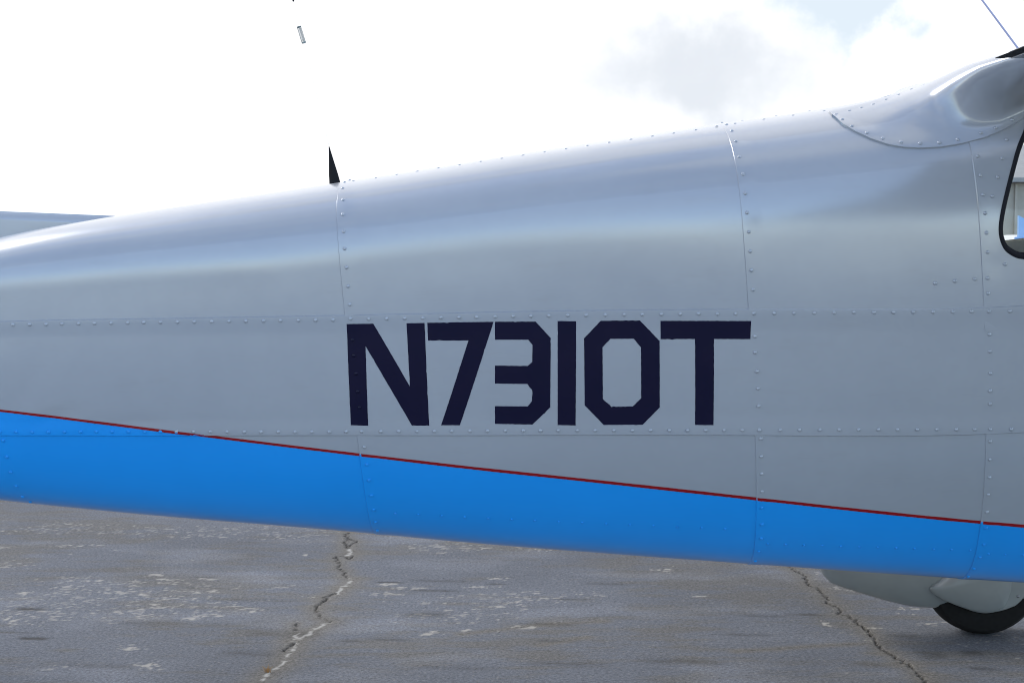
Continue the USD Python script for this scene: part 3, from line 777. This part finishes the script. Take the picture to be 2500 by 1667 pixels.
WX, WZ, WR = 1.763, .216, .2175
for inb, Yw in ((-1, 5.425), (1, 2 * YC - 5.425)):                # far wheel, near wheel (outside the picture)
    t = np.linspace(0, 2 * np.pi, 72, endpoint=False)
    prof = [(-.045, .10), (-.074, .130), (-.079, .165), (-.070, .195), (-.045, .212), (0, WR), (.045, .212), (.070, .195), (.079, .165), (.074, .130), (.045, .10)]
    secs = [np.stack([WX + r * np.cos(t), np.full(72, Yw + y), WZ + r * np.sin(t)], -1) for y, r in prof]
    v, f = loft(secs)
    _, wh = add_mesh(AIR, 'main_wheel', v, f, tyre_rubber, base=BASE)
    v, f = loft([np.stack([WX + r * np.cos(t), np.full(72, Yw + y), WZ + r * np.sin(t)], -1) for y, r in ((-.06, .02), (-.062, .10), (.062, .10), (.06, .02))])
    add_mesh(wh, 'wheel_hub', v, f, silver_part, base=BASE)
    st = [(1.138, .285, .36, .012), (1.143, .268, .372, .030), (1.152, .248, .38, .045), (1.168, .219, .392, .058), (1.197, .190, .402, .070), (1.25, .170, .414, .083), (1.325, .147, .430, .096), (1.398, .125, .442, .104), (1.47, .107, .452, .108), (1.524, .099, .457, .109), (1.578, .096, .460, .110), (1.66, .098, .462, .110), (WX, .108, .462, .110),
          (WX + .15, .116, .450, .112), (WX + .28, .135, .42, .10), (WX + .40, .175, .38, .075), (WX + .47, .22, .34, .04), (WX + .49, .26, .31, .012)]
    v, f = ellipse_loft(st, Yw, 40, 2.5)
    _, pod = add_mesh(wh, 'wheel_fairing', v, f, fairing_grey, base=BASE)
    # brake fairing: a pointed shell bulging from the inner face of the pod
    pts = np.array([(1.541, .195), (1.5405, .190), (1.542, .186), (1.556, .172), (1.595, .147), (1.649, .125), (1.702, .106), (1.725, .1005), (1.748, .098), (1.77, .1)  , (1.79, .104), (1.817, .118), (1.831, .147), (1.842, .182), (1.845, .221), (1.845, .34), (1.70, .345), (1.64, .285), (1.597, .241)])
    ring_p = Polygon(pts)
    layers_ = [(0.0, 0.0), (.003, .008), (.012, .016), (.03, .027), (.06, .036), (.10, .040)]
    secs = []
    c = np.array([1.755, .235])
    fr = np.array([ring_p.exterior.interpolate(a, normalized=True).coords[0] for a in np.linspace(0, 1, 120, endpoint=False)])
    for d, hgt in layers_:
        k_ = 1 - d / .17
        r2 = c + (fr - c) * k_
        secs.append(np.stack([r2[:, 0] - WX + WX, np.full(120, Yw + inb * (.104 + hgt)), r2[:, 1]], -1))
    secs.insert(0, np.stack([fr[:, 0], np.full(120, Yw + inb * .06), fr[:, 1]], -1))
    v, f = loft(secs)
    _, bf = add_mesh(wh, 'brake_fairing', v, f, fairing_grey, base=BASE)
    hub = np.array([(1.79, .104), (1.824, .113), (1.859, .127), (1.88, .147), (1.93, .22), (1.95, .34), (1.80, .34)])
    fr = np.array([Polygon(hub).exterior.interpolate(a, normalized=True).coords[0] for a in np.linspace(0, 1, 80, endpoint=False)])
    hc = np.array([1.85, .24])
    v, f = loft([np.stack([(hc + (fr - hc) * k_)[:, 0], np.full(80, Yw + inb * y_), (hc + (fr - hc) * k_)[:, 1]], -1) for k_, y_ in ((1, .06), (1, .108), (.97, .113), (.85, .116))])
    add_mesh(wh, 'hub_cover', v, f, fairing_grey, base=BASE)
    # gear leg
    a = np.array([1.80, YC + (Yw - YC) * .28, .50]); b_ = np.array([WX, Yw + inb * .02, WZ + .10])
    tt = np.linspace(0, 2 * np.pi, 14, endpoint=False)
    v, f = loft([q + np.stack([.055 * np.cos(tt), 0 * tt, .012 * np.sin(tt)], -1) for q in (a, b_)])
    add_mesh(AIR, 'gear_leg', v, f, silver_part, base=BASE)
    for bx, bz, rr in ((1.574, .1895, .0066), (1.865, .165, .006)):
        vv_ = RV * (rr / .0052)
        add_mesh(wh, 'fairing_screw', np.stack([bx + vv_[:, 0], Yw + inb * ((.121 if bx < 1.7 else .115) + vv_[:, 2]), bz + vv_[:, 1]], -1), RF if inb < 0 else RF[:, ::-1], screw, smooth=True, base=BASE)


# ------------------------------------------------------------------ antennas
def tube(pts, r, seg=8):
    pts = np.array(pts, float)
    r = np.broadcast_to(r, len(pts))
    t = np.gradient(pts, axis=0); t /= np.linalg.norm(t, axis=1, keepdims=True)
    ref = np.array([0, 1.0, 0]) if abs(t[0][1]) < .8 else np.array([1.0, 0, 0])
    secs = []
    for p, d, q in zip(pts, t, r):
        n = ref - d * (ref @ d); n /= np.linalg.norm(n); b = np.cross(d, n); ref = n
        a = np.linspace(0, 2 * np.pi, seg, endpoint=False)
        secs.append(p + q * (np.cos(a)[:, None] * n + np.sin(a)[:, None] * b))
    return loft(secs)


def at_plane(px, py, Y=YC):                                      # measured on the photograph, turned into metres in the plane of symmetry
    d = _F + _R * (px - 1250) / 3572 - _U * (py - 833.5) / 3572
    return np.array([0, 0, CAMH]) + d * Y / d[1]


a0, a1, tip = np.array([-.5465, YC, 1.668]), np.array([-.5175, YC, 1.668]), None
foot = np.array([-.5302, YC, 1.652]); top = np.array([-.5469, YC, 1.7641])
t = np.linspace(0, 2 * np.pi, 20, endpoint=False)
k4 = [(0, .0175, .011), (.28, .0135, .0085), (.6, .0078, .005), (.88, .0030, .0022), (1, .0012, .0012)]
v, f = loft([foot + (top - foot) * h + np.stack([rx * np.cos(t), ry * np.sin(t), 0 * t], -1) for h, rx, ry in k4])
_, ant = add_mesh(AIR, 'whip_antenna', v, f, black_plastic, base=BASE, label='whip antenna on a small black cone with a wire coil')
c0, c1 = np.array([-.6185, YC, 2.0708]), np.array([-.6325, YC, 2.1178])
ball = np.array([-.6486, YC, 2.1942])
v, f = tube([top - (c0 - top) * .02, c0, c1, ball], .0005, 6)
add_mesh(ant, 'antenna_rod', v, f, rod_white, base=BASE)
ax = (c1 - c0); L = np.linalg.norm(ax); ax /= L
e1 = np.array([ax[2], 0, -ax[0]]); e2 = np.array([0, 1.0, 0])
th = np.linspace(0, 2 * np.pi * 17, 17 * 14)
hel = c0 + ax * (th / th[-1] * L)[:, None] + .0066 * (np.cos(th)[:, None] * e1 + np.sin(th)[:, None] * e2)
v, f = tube(hel, .00075, 6)
add_mesh(ant, 'loading_coil', v, f, coil_metal, base=BASE)
for c in (c0, c1):
    v, f = tube([c - ax * .0012, c + ax * .0012], .0066, 16)
    add_mesh(ant, 'coil_cap', v, f, coil_metal, base=BASE)
sp = trimesh.creation.icosphere(subdivisions=2, radius=.0030)
add_mesh(ant, 'tip_ball', sp.vertices + ball, sp.faces, black_plastic, smooth=True, base=BASE)
r0 = at_plane(2487, 121, 4.25); r1 = at_plane(2397, 0, 4.25)
v, f = tube([r0 - (r1 - r0) * .06, r0 + (r1 - r0) * .5, r1, r0 + (r1 - r0) * 3.2], [.0031, .0029, .0027, .0016], 10)
_, rod = add_mesh(AIR, 'rod_antenna', v, f, rod_grey, base=BASE, label='slanting grey rod antenna above the cabin roof')
v, f = tube([r0 - np.array([.004, 0, .03]), r0 + (r1 - r0) * .01], .007, 12)
add_mesh(rod, 'antenna_base', v, f, silver_part, base=BASE)

# ------------------------------------------------------------------ another light airplane parked behind, seen through both cabin windows
pale_blue = plain('pale_blue_paint', (0.20, 0.42, 0.78), .35, noise=.05, scale=3.0)
white_gloss = plain('white_gloss', (0.78, 0.79, 0.80), .3)
pb = np.array([9.6, 20.0, 0.0])
PA = thing('airplane', 'pale blue parked airplane with white tailplane, glimpsed through the rear cabin window', 'airplane', pb)
v, f = ellipse_loft([(6.86, 1.26, 1.40, .03), (7.6, 1.10, 1.46, .16), (8.6, .92, 1.52, .36), (9.6, .80, 1.60, .52), (10.9, .76, 1.50, .54), (11.9, .80, 1.40, .48), (12.5, .92, 1.30, .30), (12.6, 1.0, 1.2, .1)], 20.0, 32, 2.4)
_, pf = add_mesh(PA, 'fuselage', v, f, pale_blue, base=pb)
v, f = ellipse_loft([(8.9, 1.40, 1.60, .30), (9.5, 1.40, 1.98, .44), (10.3, 1.40, 2.02, .46), (10.9, 1.40, 1.62, .36)], 20.0, 28, 2.6)
add_mesh(PA, 'canopy', v, f, black_plastic, base=pb)
x_, a_, b_ = naca(30, 0, .4, .10)
def slab(stations, look, name):
    """stations: (y, z, nose x, tail x); the nose points to +x"""
    secs = []
    for y_, z_, le, te in stations:
        xs = np.concatenate([x_, x_[::-1][1:-1]]); ys = np.concatenate([a_, b_[::-1][1:-1]])
        secs.append(np.stack([le + (te - le) * xs, np.full(len(xs), y_), z_ + ys * abs(te - le) * (1.6 if name == 'tailplane' else 1)], -1))
    v, f = loft(secs)
    return add_mesh(PA, name, v, f, look, base=pb)
for sd in (-1, 1):
    slab([(20 + sd * .4, .86, 11.2, 9.6), (20 + sd * 2.6, .98, 11.2, 9.6), (20 + sd * 4.7, 1.10, 11.1, 9.8), (20 + sd * 4.85, 1.11, 10.9, 10.1)], white_gloss, 'wing')
    slab([(20 + sd * .05, 1.34, 7.62, 6.82), (20 + sd * 1.5, 1.36, 7.58, 6.80), (20 + sd * 1.62, 1.36, 7.45, 6.92)], white_gloss, 'tailplane')
v, f = loft([np.stack([np.array([6.90, 6.90, 7.06, 7.95]), np.full(4, 20 + y_), np.array([1.36, 1.69, 1.60, 1.42])], -1) for y_ in (-.03, .03)])
add_mesh(PA, 'tail_fin', v, f, pale_blue, smooth=False, base=pb)
tt = np.linspace(0, 2 * np.pi, 32, endpoint=False)
for wx, wy in ((10.2, 18.6), (10.2, 21.4), (12.1, 20.0)):
    v, f = loft([np.stack([wx + r_ * np.cos(tt), np.full(32, wy + y_), .19 + r_ * np.sin(tt)], -1) for y_, r_ in ((-.07, .10), (-.075, .16), (-.04, .19), (.04, .19), (.075, .16), (.07, .10))])
    add_mesh(PA, 'wheel', v, f, tyre_rubber, base=pb)
    v, f = tube([(wx, wy, .19), (wx, wy, .5), (wx, 20 + (wy - 20) * .75, .95)], .035, 10)
    add_mesh(PA, 'gear_leg', v, f, white_gloss, base=pb)

# ------------------------------------------------------------------ hangar far beyond, seen through the two windows
wall_look = plain('hangar_wall', (0.46, 0.43, 0.38), .8, noise=.06, scale=2.0)
roof_look = plain('hangar_roof', (0.36, 0.36, 0.36), .5, noise=.08, scale=1.0)
door_look = plain('hangar_door', (0.30, 0.30, 0.30), .6, noise=.05, scale=2.0)
hb = np.array([34.0, 62.0, 0.0])
HG = thing('hangar', 'low beige metal hangar far behind the airplane, seen through its cabin windows', 'hangar', hb)
def bx(parent, name, lo, hi, look, **d):
    m = trimesh.creation.box(extents=np.array(hi) - np.array(lo)); m.vertices += (np.array(hi) + np.array(lo)) / 2
    return add_mesh(parent, name, m.vertices, m.faces, look, smooth=False, base=hb, **d)[1]
bx(HG, 'wall', (18, 62, 0), (52, 82, 3.45), wall_look)
for i in range(24):
    xx = 18.4 + i * 1.4
    bx(HG, 'wall_rib', (xx, 61.9, 0), (xx + .12, 61.997, 3.4), wall_look)
pts = np.array([(17.5, 61.4, 3.45), (52.5, 61.4, 3.45), (52.5, 72, 5.4), (17.5, 72, 5.4), (52.5, 82.6, 3.45), (17.5, 82.6, 3.45)])
top_, bot_ = pts + [0, 0, .18], pts
m = trimesh.convex.convex_hull(np.vstack([top_, bot_]))
add_mesh(HG, 'roof', m.vertices, m.faces, roof_look, smooth=False, base=hb)
bx(HG, 'sliding_door', (30, 61.8, 0), (38, 61.985, 3.1), door_look)

# ------------------------------------------------------------------ the asphalt apron
ASPHALT_BLUE, ASPHALT_BROWN = (0.128, 0.139, 0.164), (0.130, 0.128, 0.127)
CRACKS = [  # polylines in metres on the ground; width, kind (0 open crack, 1 pale filled crack)
    ([(-.86, 8.2), (-.835, 7.8), (-.853, 7.5), (-.847, 7.354), (-.846, 7.181), (-.823, 7.116), (-.825, 7.016), (-.79, 6.92)], .006, 0),
    ([(-.823, 7.116), (-.805, 7.129), (-.765, 7.053), (-.779, 6.942), (-.795, 6.918), (-.783, 6.882)], .006, 0),
    ([(-.783, 6.882), (-.765, 6.799), (-.767, 6.73)], .011, 1),
    ([(-.748, 6.729), (-.751, 6.662), (-.776, 6.73), (-.809, 6.707), (-.771, 6.573), (-.764, 6.487), (-.741, 6.413), (-.722, 6.291)], .006, 0),
    ([(-.722, 6.291), (-.697, 6.245), (-.706, 6.173), (-.724, 6.106), (-.73, 5.995)], .009, 1),
    ([(-.73, 6.02), (-.751, 6.022), (-.766, 5.959), (-.768, 5.888), (-.776, 5.827), (-.785, 5.784), (-.783, 5.733)], .008, 0),
    ([(-.783, 5.733), (-.74, 5.62), (-.699, 5.563)], .003, 0),
    ([(-.699, 5.563), (-.732, 5.555), (-.749, 5.463), (-.772, 5.388), (-.796, 5.329), (-.81, 5.315)], .012, 1),
    ([(-.829, 5.54), (-.828, 5.494), (-.821, 5.455)], .006, 0),
    ([(-.815, 5.425), (-.81, 5.315), (-.801, 5.23), (-.798, 5.182), (-.808, 5.121), (-.814, 5.055), (-.811, 5.016), (-.825, 4.959), (-.836, 4.891), (-.85, 4.819), (-.88, 4.6)], .009, 1),
    ([(-.81, 5.287), (-.815, 5.216), (-.836, 5.175)], .006, 0),
    ([(1.2, 6.9), (1.24, 6.6), (1.251, 6.472), (1.264, 6.401), (1.296, 6.305), (1.276, 6.173), (1.275, 6.108), (1.301, 6.083), (1.303, 6.02), (1.309, 5.923), (1.294, 5.84), (1.315, 5.748), (1.292, 5.671), (1.321, 5.659), (1.321, 5.51), (1.33, 5.408), (1.332, 5.339), (1.321, 5.262), (1.336, 5.15), (1.354, 5.06), (1.372, 4.974), (1.376, 4.841), (1.378, 4.777), (1.40, 4.5)], .0055, 0),
    ([(.803, 5.172), (.945, 5.198), (1.091, 5.235), (1.318, 5.271)], .005, 2),
    ([(-.20, 5.40), (.15, 5.545), (.36, 5.58)], .004, 2),
    ([(.10, 5.25), (.28, 5.36)], .004, 2),
]
SCUFFS = [(-2.145, 6.957, .10, .02), (-1.987, 6.972, .07, .015), (-2.438, 6.927, .06, .02), (-1.888, 6.865, .03, .012), (-1.816, 6.248, .05, .015), (-1.492, 6.272, .10, .012), (-1.635, 6.041, .10, .035), (-1.552, 6.004, .12, .03), (-1.271, 6.064, .09, .022), (-1.421, 5.942, .08, .02),
          (-1.329, 6.284, .06, .02), (-1.563, 6.354, .05, .02), (-1.536, 5.734, .10, .03), (-1.414, 5.667, .08, .03), (-1.201, 5.666, .07, .03), (-1.251, 5.633, .06, .02), (-1.065, 5.742, .07, .03), (-1.848, 5.725, .08, .03), (-2.024, 6.032, .08, .03), (-1.396, 5.222, .08, .03), (-1.279, 5.007, .07, .03), (-.974, 6.137, .06, .02), (-.968, 6.757, .015, .04),
          (-.527, 6.186, .06, .03), (-.518, 6.009, .10, .02), (-.111, 6.131, .11, .015), (-.434, 6.108, .10, .03), (-.064, 5.792, .08, .02), (-.222, 5.448, .08, .02), (.039, 5.487, .08, .02), (-.308, 5.409, .05, .05), (.668, 6.448, .07, .04), (.068, 6.054, .07, .02), (-.05, 6.275, .06, .02), (-.329, 6.783, .04, .02),
          (1.584, 5.758, .07, .02), (1.595, 5.529, .06, .02), (1.658, 5.55, .05, .015), (1.391, 5.479, .04, .02), (1.207, 5.532, .03, .03), (1.56, 5.669, .04, .02), (1.409, 6.069, .06, .03), (.786, 5.975, .06, .02)]
DARKS = [(-1.936, 5.782, .065, .022, 1), (-1.785, 5.355, .06, .016, .9), (-1.901, 5.439, .09, .012, .5), (-.937, 5.155, .10, .03, .45), (-1.354, 6.311, .06, .010, .8), (-1.288, 6.114, .10, .010, .5), (-1.084, 5.916, .20, .03, .3), (-1.432, 5.008, .12, .025, .4), (-.856, 5.412, .14, .05, .4), (-1.388, 5.559, .2, .03, .3),
         (-.53, 6.217, .06, .010, .8), (-.303, 6.237, .14, .02, .4), (-.068, 6.182, .04, .012, .8), (.241, 5.919, .07, .012, .5), (-.335, 5.682, .09, .03, .45), (-.461, 5.331, .08, .02, .5), (-.59, 5.312, .06, .02, .5), (.153, 5.539, .10, .02, .4), (.173, 5.307, .09, .015, .4), (-.332, 6.069, .12, .015, .55), (.421, 6.179, .10, .02, .4),
         (1.151, 5.672, .07, .015, .7), (1.003, 5.651, .09, .015, .45), (.89, 5.381, .10, .02, .4), (1.47, 5.377, .06, .04, .5), (1.498, 5.131, .05, .06, .45), (1.63, 4.955, .05, .02, .6), (1.239, 5.009, .05, .02, .5), (1.65, 5.148, .04, .03, .6), (.6, 5.05, .15, .03, .35), (.2, 5.02, .15, .03, .3), (-.2, 4.98, .12, .02, .4)]
gx = np.concatenate([-np.geomspace(600, 3.3, 26), np.arange(-3.1, 2.75, .0075), np.geomspace(3.0, 600, 26)])
gy = np.concatenate([-np.geomspace(600, 2, 24), [-.5, .5, 1.5, 2.5, 3.5, 4.1], np.arange(4.5, 8.6, .0105), np.geomspace(8.9, 900, 26)])
GX, GY = np.meshgrid(gx, gy, indexing='ij')
flat = np.stack([GX.ravel(), GY.ravel()], 1)
near = (flat[:, 0] > -3.1) & (flat[:, 0] < 2.75) & (flat[:, 1] > 4.5) & (flat[:, 1] < 8.6)
crack, chalk, dust, scuff, dark = (np.zeros(len(flat)) for _ in range(5))
for line, width, kind in CRACKS:
    q = np.array(line, float)
    t = np.concatenate([[0], np.cumsum(np.linalg.norm(np.diff(q, axis=0), axis=1))])
    n = max(4, int(t[-1] / .012))
    x = np.linspace(0, t[-1], n)
    q = np.stack([np.interp(x, t, q[:, 0]), np.interp(x, t, q[:, 1])], 1)
    if kind < 2:
        q += rng.normal(0, .0045, q.shape) + np.cumsum(rng.normal(0, .0022, q.shape), 0) * np.sin(np.linspace(0, np.pi, n))[:, None]
    lo, hi = q.min(0) - .30, q.max(0) + .30
    w = np.where(near & (flat > lo).all(1) & (flat < hi).all(1))[0]
    P = flat[w]
    best = np.full(len(w), 9.0)
    wid = width * rng.uniform(.55, 1.45, n)
    bw = np.full(len(w), width)
    for i in range(n - 1):
        a, d = q[i], q[i + 1] - q[i]
        k = np.clip(((P - a) @ d) / max(d @ d, 1e-12), 0, 1)
        r = np.linalg.norm(P - a - k[:, None] * d, axis=1)
        better = r < best
        best[better] = r[better]; bw[better] = wid[i]
    core = np.clip(1.25 - best / (bw * .72), 0, 1)
    if kind == 0:
        crack[w] = np.maximum(crack[w], core)
        dust[w] = np.maximum(dust[w], np.exp(-(best / .055) ** 2) * .8)
    elif kind == 1:
        core = core * np.clip((meshkit.fbm(np.stack([P[:, 0] * 40, P[:, 1] * 40, 0 * P[:, 0]], -1), 2, 91) - .30) / .22, 0, 1)
        chalk[w] = np.maximum(chalk[w], core)
        dust[w] = np.maximum(dust[w], np.exp(-(best / .07) ** 2) * .9)
    else:
        dark[w] = np.maximum(dark[w], core * .5)
        dust[w] = np.maximum(dust[w], np.exp(-(best / .03) ** 2) * .8)
P3 = np.stack([flat[near][:, 0], flat[near][:, 1], 0 * flat[near][:, 0]], -1)
patch = meshkit.fbm(P3 * [38, 75, 1], 3, 21)
ragged = meshkit.fbm(P3 * [9, 30, 1], 3, 44)
sc, dk = np.zeros(len(P3)), np.zeros(len(P3))
for x0, y0, rx, ry in SCUFFS:
    sc = np.maximum(sc, np.exp(-(((P3[:, 0] - x0) / rx) ** 2) ** 1.5 - (((P3[:, 1] - y0) / (ry * 1.6)) ** 2)))
for x0, y0, rx, ry, a in DARKS:
    dk = np.maximum(dk, a * np.exp(-(((P3[:, 0] - x0) / rx) ** 2) ** 2 - (((P3[:, 1] - y0 + .1 * (P3[:, 0] - x0)) / (ry * 1.1)) ** 2)))
speck = meshkit.fbm(P3 * [55, 95, 1], 2, 61)
low = meshkit.fbm(P3 * [1.3, 2.6, 1], 3, 77)
sc = np.maximum(sc * .95, np.clip((low - .52) / .3, 0, .55))
scuff[near] = np.clip((.55 * speck + .45 * patch - (.80 - .34 * sc)) / .10, 0, 1)
dark[near] = np.maximum(dark[near], np.clip(dk * (1.5 * ragged + .25), 0, 1))
relief = np.zeros(len(flat))
relief[near] = (meshkit.fbm(P3 * 48, 2, 9) - .5) * .0024 + (patch - .5) * .0015 - crack[near] * .009 - dark[near] * .002
zz = relief
V = np.stack([flat[:, 0], flat[:, 1], zz], 1)
F = grid_faces(len(gx), len(gy))
usdkit.material(stage, LOOK + 'asphalt', {
    'g': ('geometry', {}), 'm1': ('attribute', {'attribute': 'marks'}), 's1': ('separate_color', {}), 'm2': ('attribute', {'attribute': 'wear'}), 's2': ('separate_color', {}),
    'big': ('noise_texture', {'scale': 0.9, 'detail': 4.0, 'roughness': 0.6}),
    'stm': ('mapping', {'scale': (1.6, 7.5, 1.0)}), 'st': ('noise_texture', {'scale': 1.6, 'detail': 7.0, 'roughness': 0.68}),
    'sta': ('math', {'math_type': 'add'}), 'str': ('map_range', {'range_type': 'smoothstep', 'from_min': 0.94, 'from_max': 1.12, 'clamp': True}),
    'base': ('mix', {'mix_type': 'mix', 'color1': ASPHALT_BLUE, 'color2': ASPHALT_BROWN}),
    'pm': ('mapping', {'scale': (1.0, 1.9, 1.0), 'rotation': (0.0, 0.0, 0.35)}), 'pn': ('noise_texture', {'scale': 1.5, 'detail': 4.0, 'roughness': 0.55}), 'pr': ('map_range', {'range_type': 'smoothstep', 'from_min': 0.50, 'from_max': 0.68, 'to_max': 0.5, 'clamp': True}), 'pale': ('mix', {'mix_type': 'mix', 'color2': (0.200, 0.213, 0.246)}),
    'dmix': ('mix', {'mix_type': 'mix', 'color2': (0.150, 0.138, 0.120)}),
    'grm': ('mapping', {'scale': (1.0, 1.0, 1.0)}), 'gr': ('noise_texture', {'scale': 82.0, 'detail': 4.0, 'roughness': 0.9}), 'grr': ('map_range', {'from_min': 0.3, 'from_max': 0.7, 'to_min': 0.32, 'to_max': 1.68, 'clamp': False}),
    'grs': ('vector_math', {'math_type': 'scale'}), 'tn': ('noise_texture', {'scale': 0.65, 'detail': 3.0, 'roughness': 0.5}), 'tr': ('map_range', {'from_min': 0.3, 'from_max': 0.7, 'to_min': 0.80, 'to_max': 1.20, 'clamp': True}), 'tg': ('math', {'math_type': 'multiply'}),
    'chm': ('mapping', {'scale': (60.0, 110.0, 60.0)}), 'chip': ('voronoi_texture', {'scale': 1.0, 'randomness': 1.0}), 'chs': ('separate_color', {}), 'chr': ('map_range', {'from_min': 0.86, 'from_max': 0.95, 'to_min': 0.0, 'to_max': 1.0, 'clamp': True}),
    'chd': ('map_range', {'from_min': 0.18, 'from_max': 0.40, 'to_min': 1.0, 'to_max': 0.0, 'clamp': True}), 'chf': ('math', {'math_type': 'multiply'}), 'chf2': ('math', {'math_type': 'multiply', 'value2': 0.55}), 'chmix': ('mix', {'mix_type': 'mix', 'color2': (0.33, 0.31, 0.29)}),
    'pkr': ('map_range', {'from_min': 0.04, 'from_max': 0.12, 'to_min': 1.0, 'to_max': 0.0, 'clamp': True}), 'pk2': ('math', {'math_type': 'multiply'}), 'pk3': ('math', {'math_type': 'multiply', 'value2': 0.7}), 'pkmix': ('mix', {'mix_type': 'mix', 'color2': (0.035, 0.033, 0.034)}),
    'scm': ('mix', {'mix_type': 'mix', 'color2': (0.40, 0.38, 0.345)}), 'scf': ('math', {'math_type': 'multiply', 'value2': 0.85}),
    'dkm': ('mix', {'mix_type': 'mix', 'color2': (0.030, 0.028, 0.026)}), 'dkf': ('math', {'math_type': 'multiply', 'value2': 0.9}),
    'ckm': ('mix', {'mix_type': 'mix', 'color2': (0.46, 0.45, 0.425)}), 'ckf': ('math', {'math_type': 'multiply', 'value2': 0.9}),
    'crm': ('mix', {'mix_type': 'mix', 'color2': (0.022, 0.020, 0.018)}),
    'hsum': ('math', {'math_type': 'add'}), 'bmp': ('bump', {'strength': 0.45, 'distance': 0.004}),
    'p': ('principled_bsdf', {'roughness': 0.88, 'specular_ior_level': 0.35}),
}, [('m1.color', 's1.color'), ('m2.color', 's2.color'), ('g.position', 'big.vector'), ('g.position', 'stm.vector'), ('stm.vector', 'st.vector'), ('big.fac', 'sta.value1'), ('st.fac', 'sta.value2'), ('sta.value', 'str.value'), ('str.result', 'base.fac'),
    ('g.position', 'pm.vector'), ('pm.vector', 'pn.vector'), ('pn.fac', 'pr.value'), ('pr.result', 'pale.fac'), ('base.color', 'pale.color1'), ('pale.color', 'dmix.color1'), ('s1.b', 'dmix.fac'), ('g.position', 'gr.vector'), ('gr.fac', 'grr.value'), ('dmix.color', 'grs.vector1'), ('g.position', 'tn.vector'), ('tn.fac', 'tr.value'), ('tr.result', 'tg.value1'), ('grr.result', 'tg.value2'), ('tg.value', 'grs.scale'),
    ('g.position', 'chm.vector'), ('chm.vector', 'chip.vector'), ('chip.color', 'chs.color'), ('chs.r', 'chr.value'), ('chip.distance', 'chd.value'), ('chr.result', 'chf.value1'), ('chd.result', 'chf.value2'), ('chf.value', 'chf2.value1'), ('chf2.value', 'chmix.fac'), ('grs.vector', 'chmix.color1'),
    ('chs.r', 'pkr.value'), ('pkr.result', 'pk2.value1'), ('chd.result', 'pk2.value2'), ('pk2.value', 'pk3.value1'), ('pk3.value', 'pkmix.fac'), ('chmix.color', 'pkmix.color1'),
    ('s2.r', 'scf.value1'), ('scf.value', 'scm.fac'), ('pkmix.color', 'scm.color1'), ('s2.g', 'dkf.value1'), ('dkf.value', 'dkm.fac'), ('scm.color', 'dkm.color1'),
    ('s1.g', 'ckf.value1'), ('ckf.value', 'ckm.fac'), ('dkm.color', 'ckm.color1'), ('s1.r', 'crm.fac'), ('ckm.color', 'crm.color1'), ('crm.color', 'p.base_color'),
    ('gr.fac', 'bmp.height'), ('bmp.normal', 'p.normal')], surface='p.BSDF')
gm, gp = add_mesh('/World', 'apron', V, F[:, ::-1] if np.cross(V[F[0, 1]] - V[F[0, 0]], V[F[0, 2]] - V[F[0, 0]])[2] < 0 else F, UsdShade.Material.Get(stage, LOOK + 'asphalt'), smooth=True, kind='structure', label='worn grey asphalt apron with cracks and pale scuffs')
pv = UsdGeom.PrimvarsAPI(gm)
pv.CreatePrimvar('marks', Sdf.ValueTypeNames.Color3fArray, 'vertex').Set(Vt.Vec3fArray.FromNumpy(np.stack([crack, chalk, np.clip(dust, 0, 1)], 1).astype(np.float32)))
pv.CreatePrimvar('wear', Sdf.ValueTypeNames.Color3fArray, 'vertex').Set(Vt.Vec3fArray.FromNumpy(np.stack([scuff, dark, 0 * dark], 1).astype(np.float32)))

# dry weed rooted in the crack
weed_look = plain('dry_grass', (0.30, 0.16, 0.05), .8, noise=.25, scale=80.0)
wb = np.array([-.845, 4.932, 0.0])
WEED = thing('dry_weed', 'tiny orange-brown dry weed sprouting from the pale filled asphalt crack', 'weed', wb)
for i in range(14):
    a = rng.uniform(0, 2 * np.pi); l = rng.uniform(.012, .035); o = rng.normal(0, .004, 2)
    p0 = wb + [o[0], o[1], -.002]
    d = np.array([math.cos(a) * l * .5, math.sin(a) * l * .5, l])
    v, f = tube([p0, p0 + d * .55, p0 + d + [d[0] * .4, d[1] * .4, -.003]], [.0011, .0009, .0003], 4)
    add_mesh(WEED, 'blade', v, f, weed_look, base=wb)
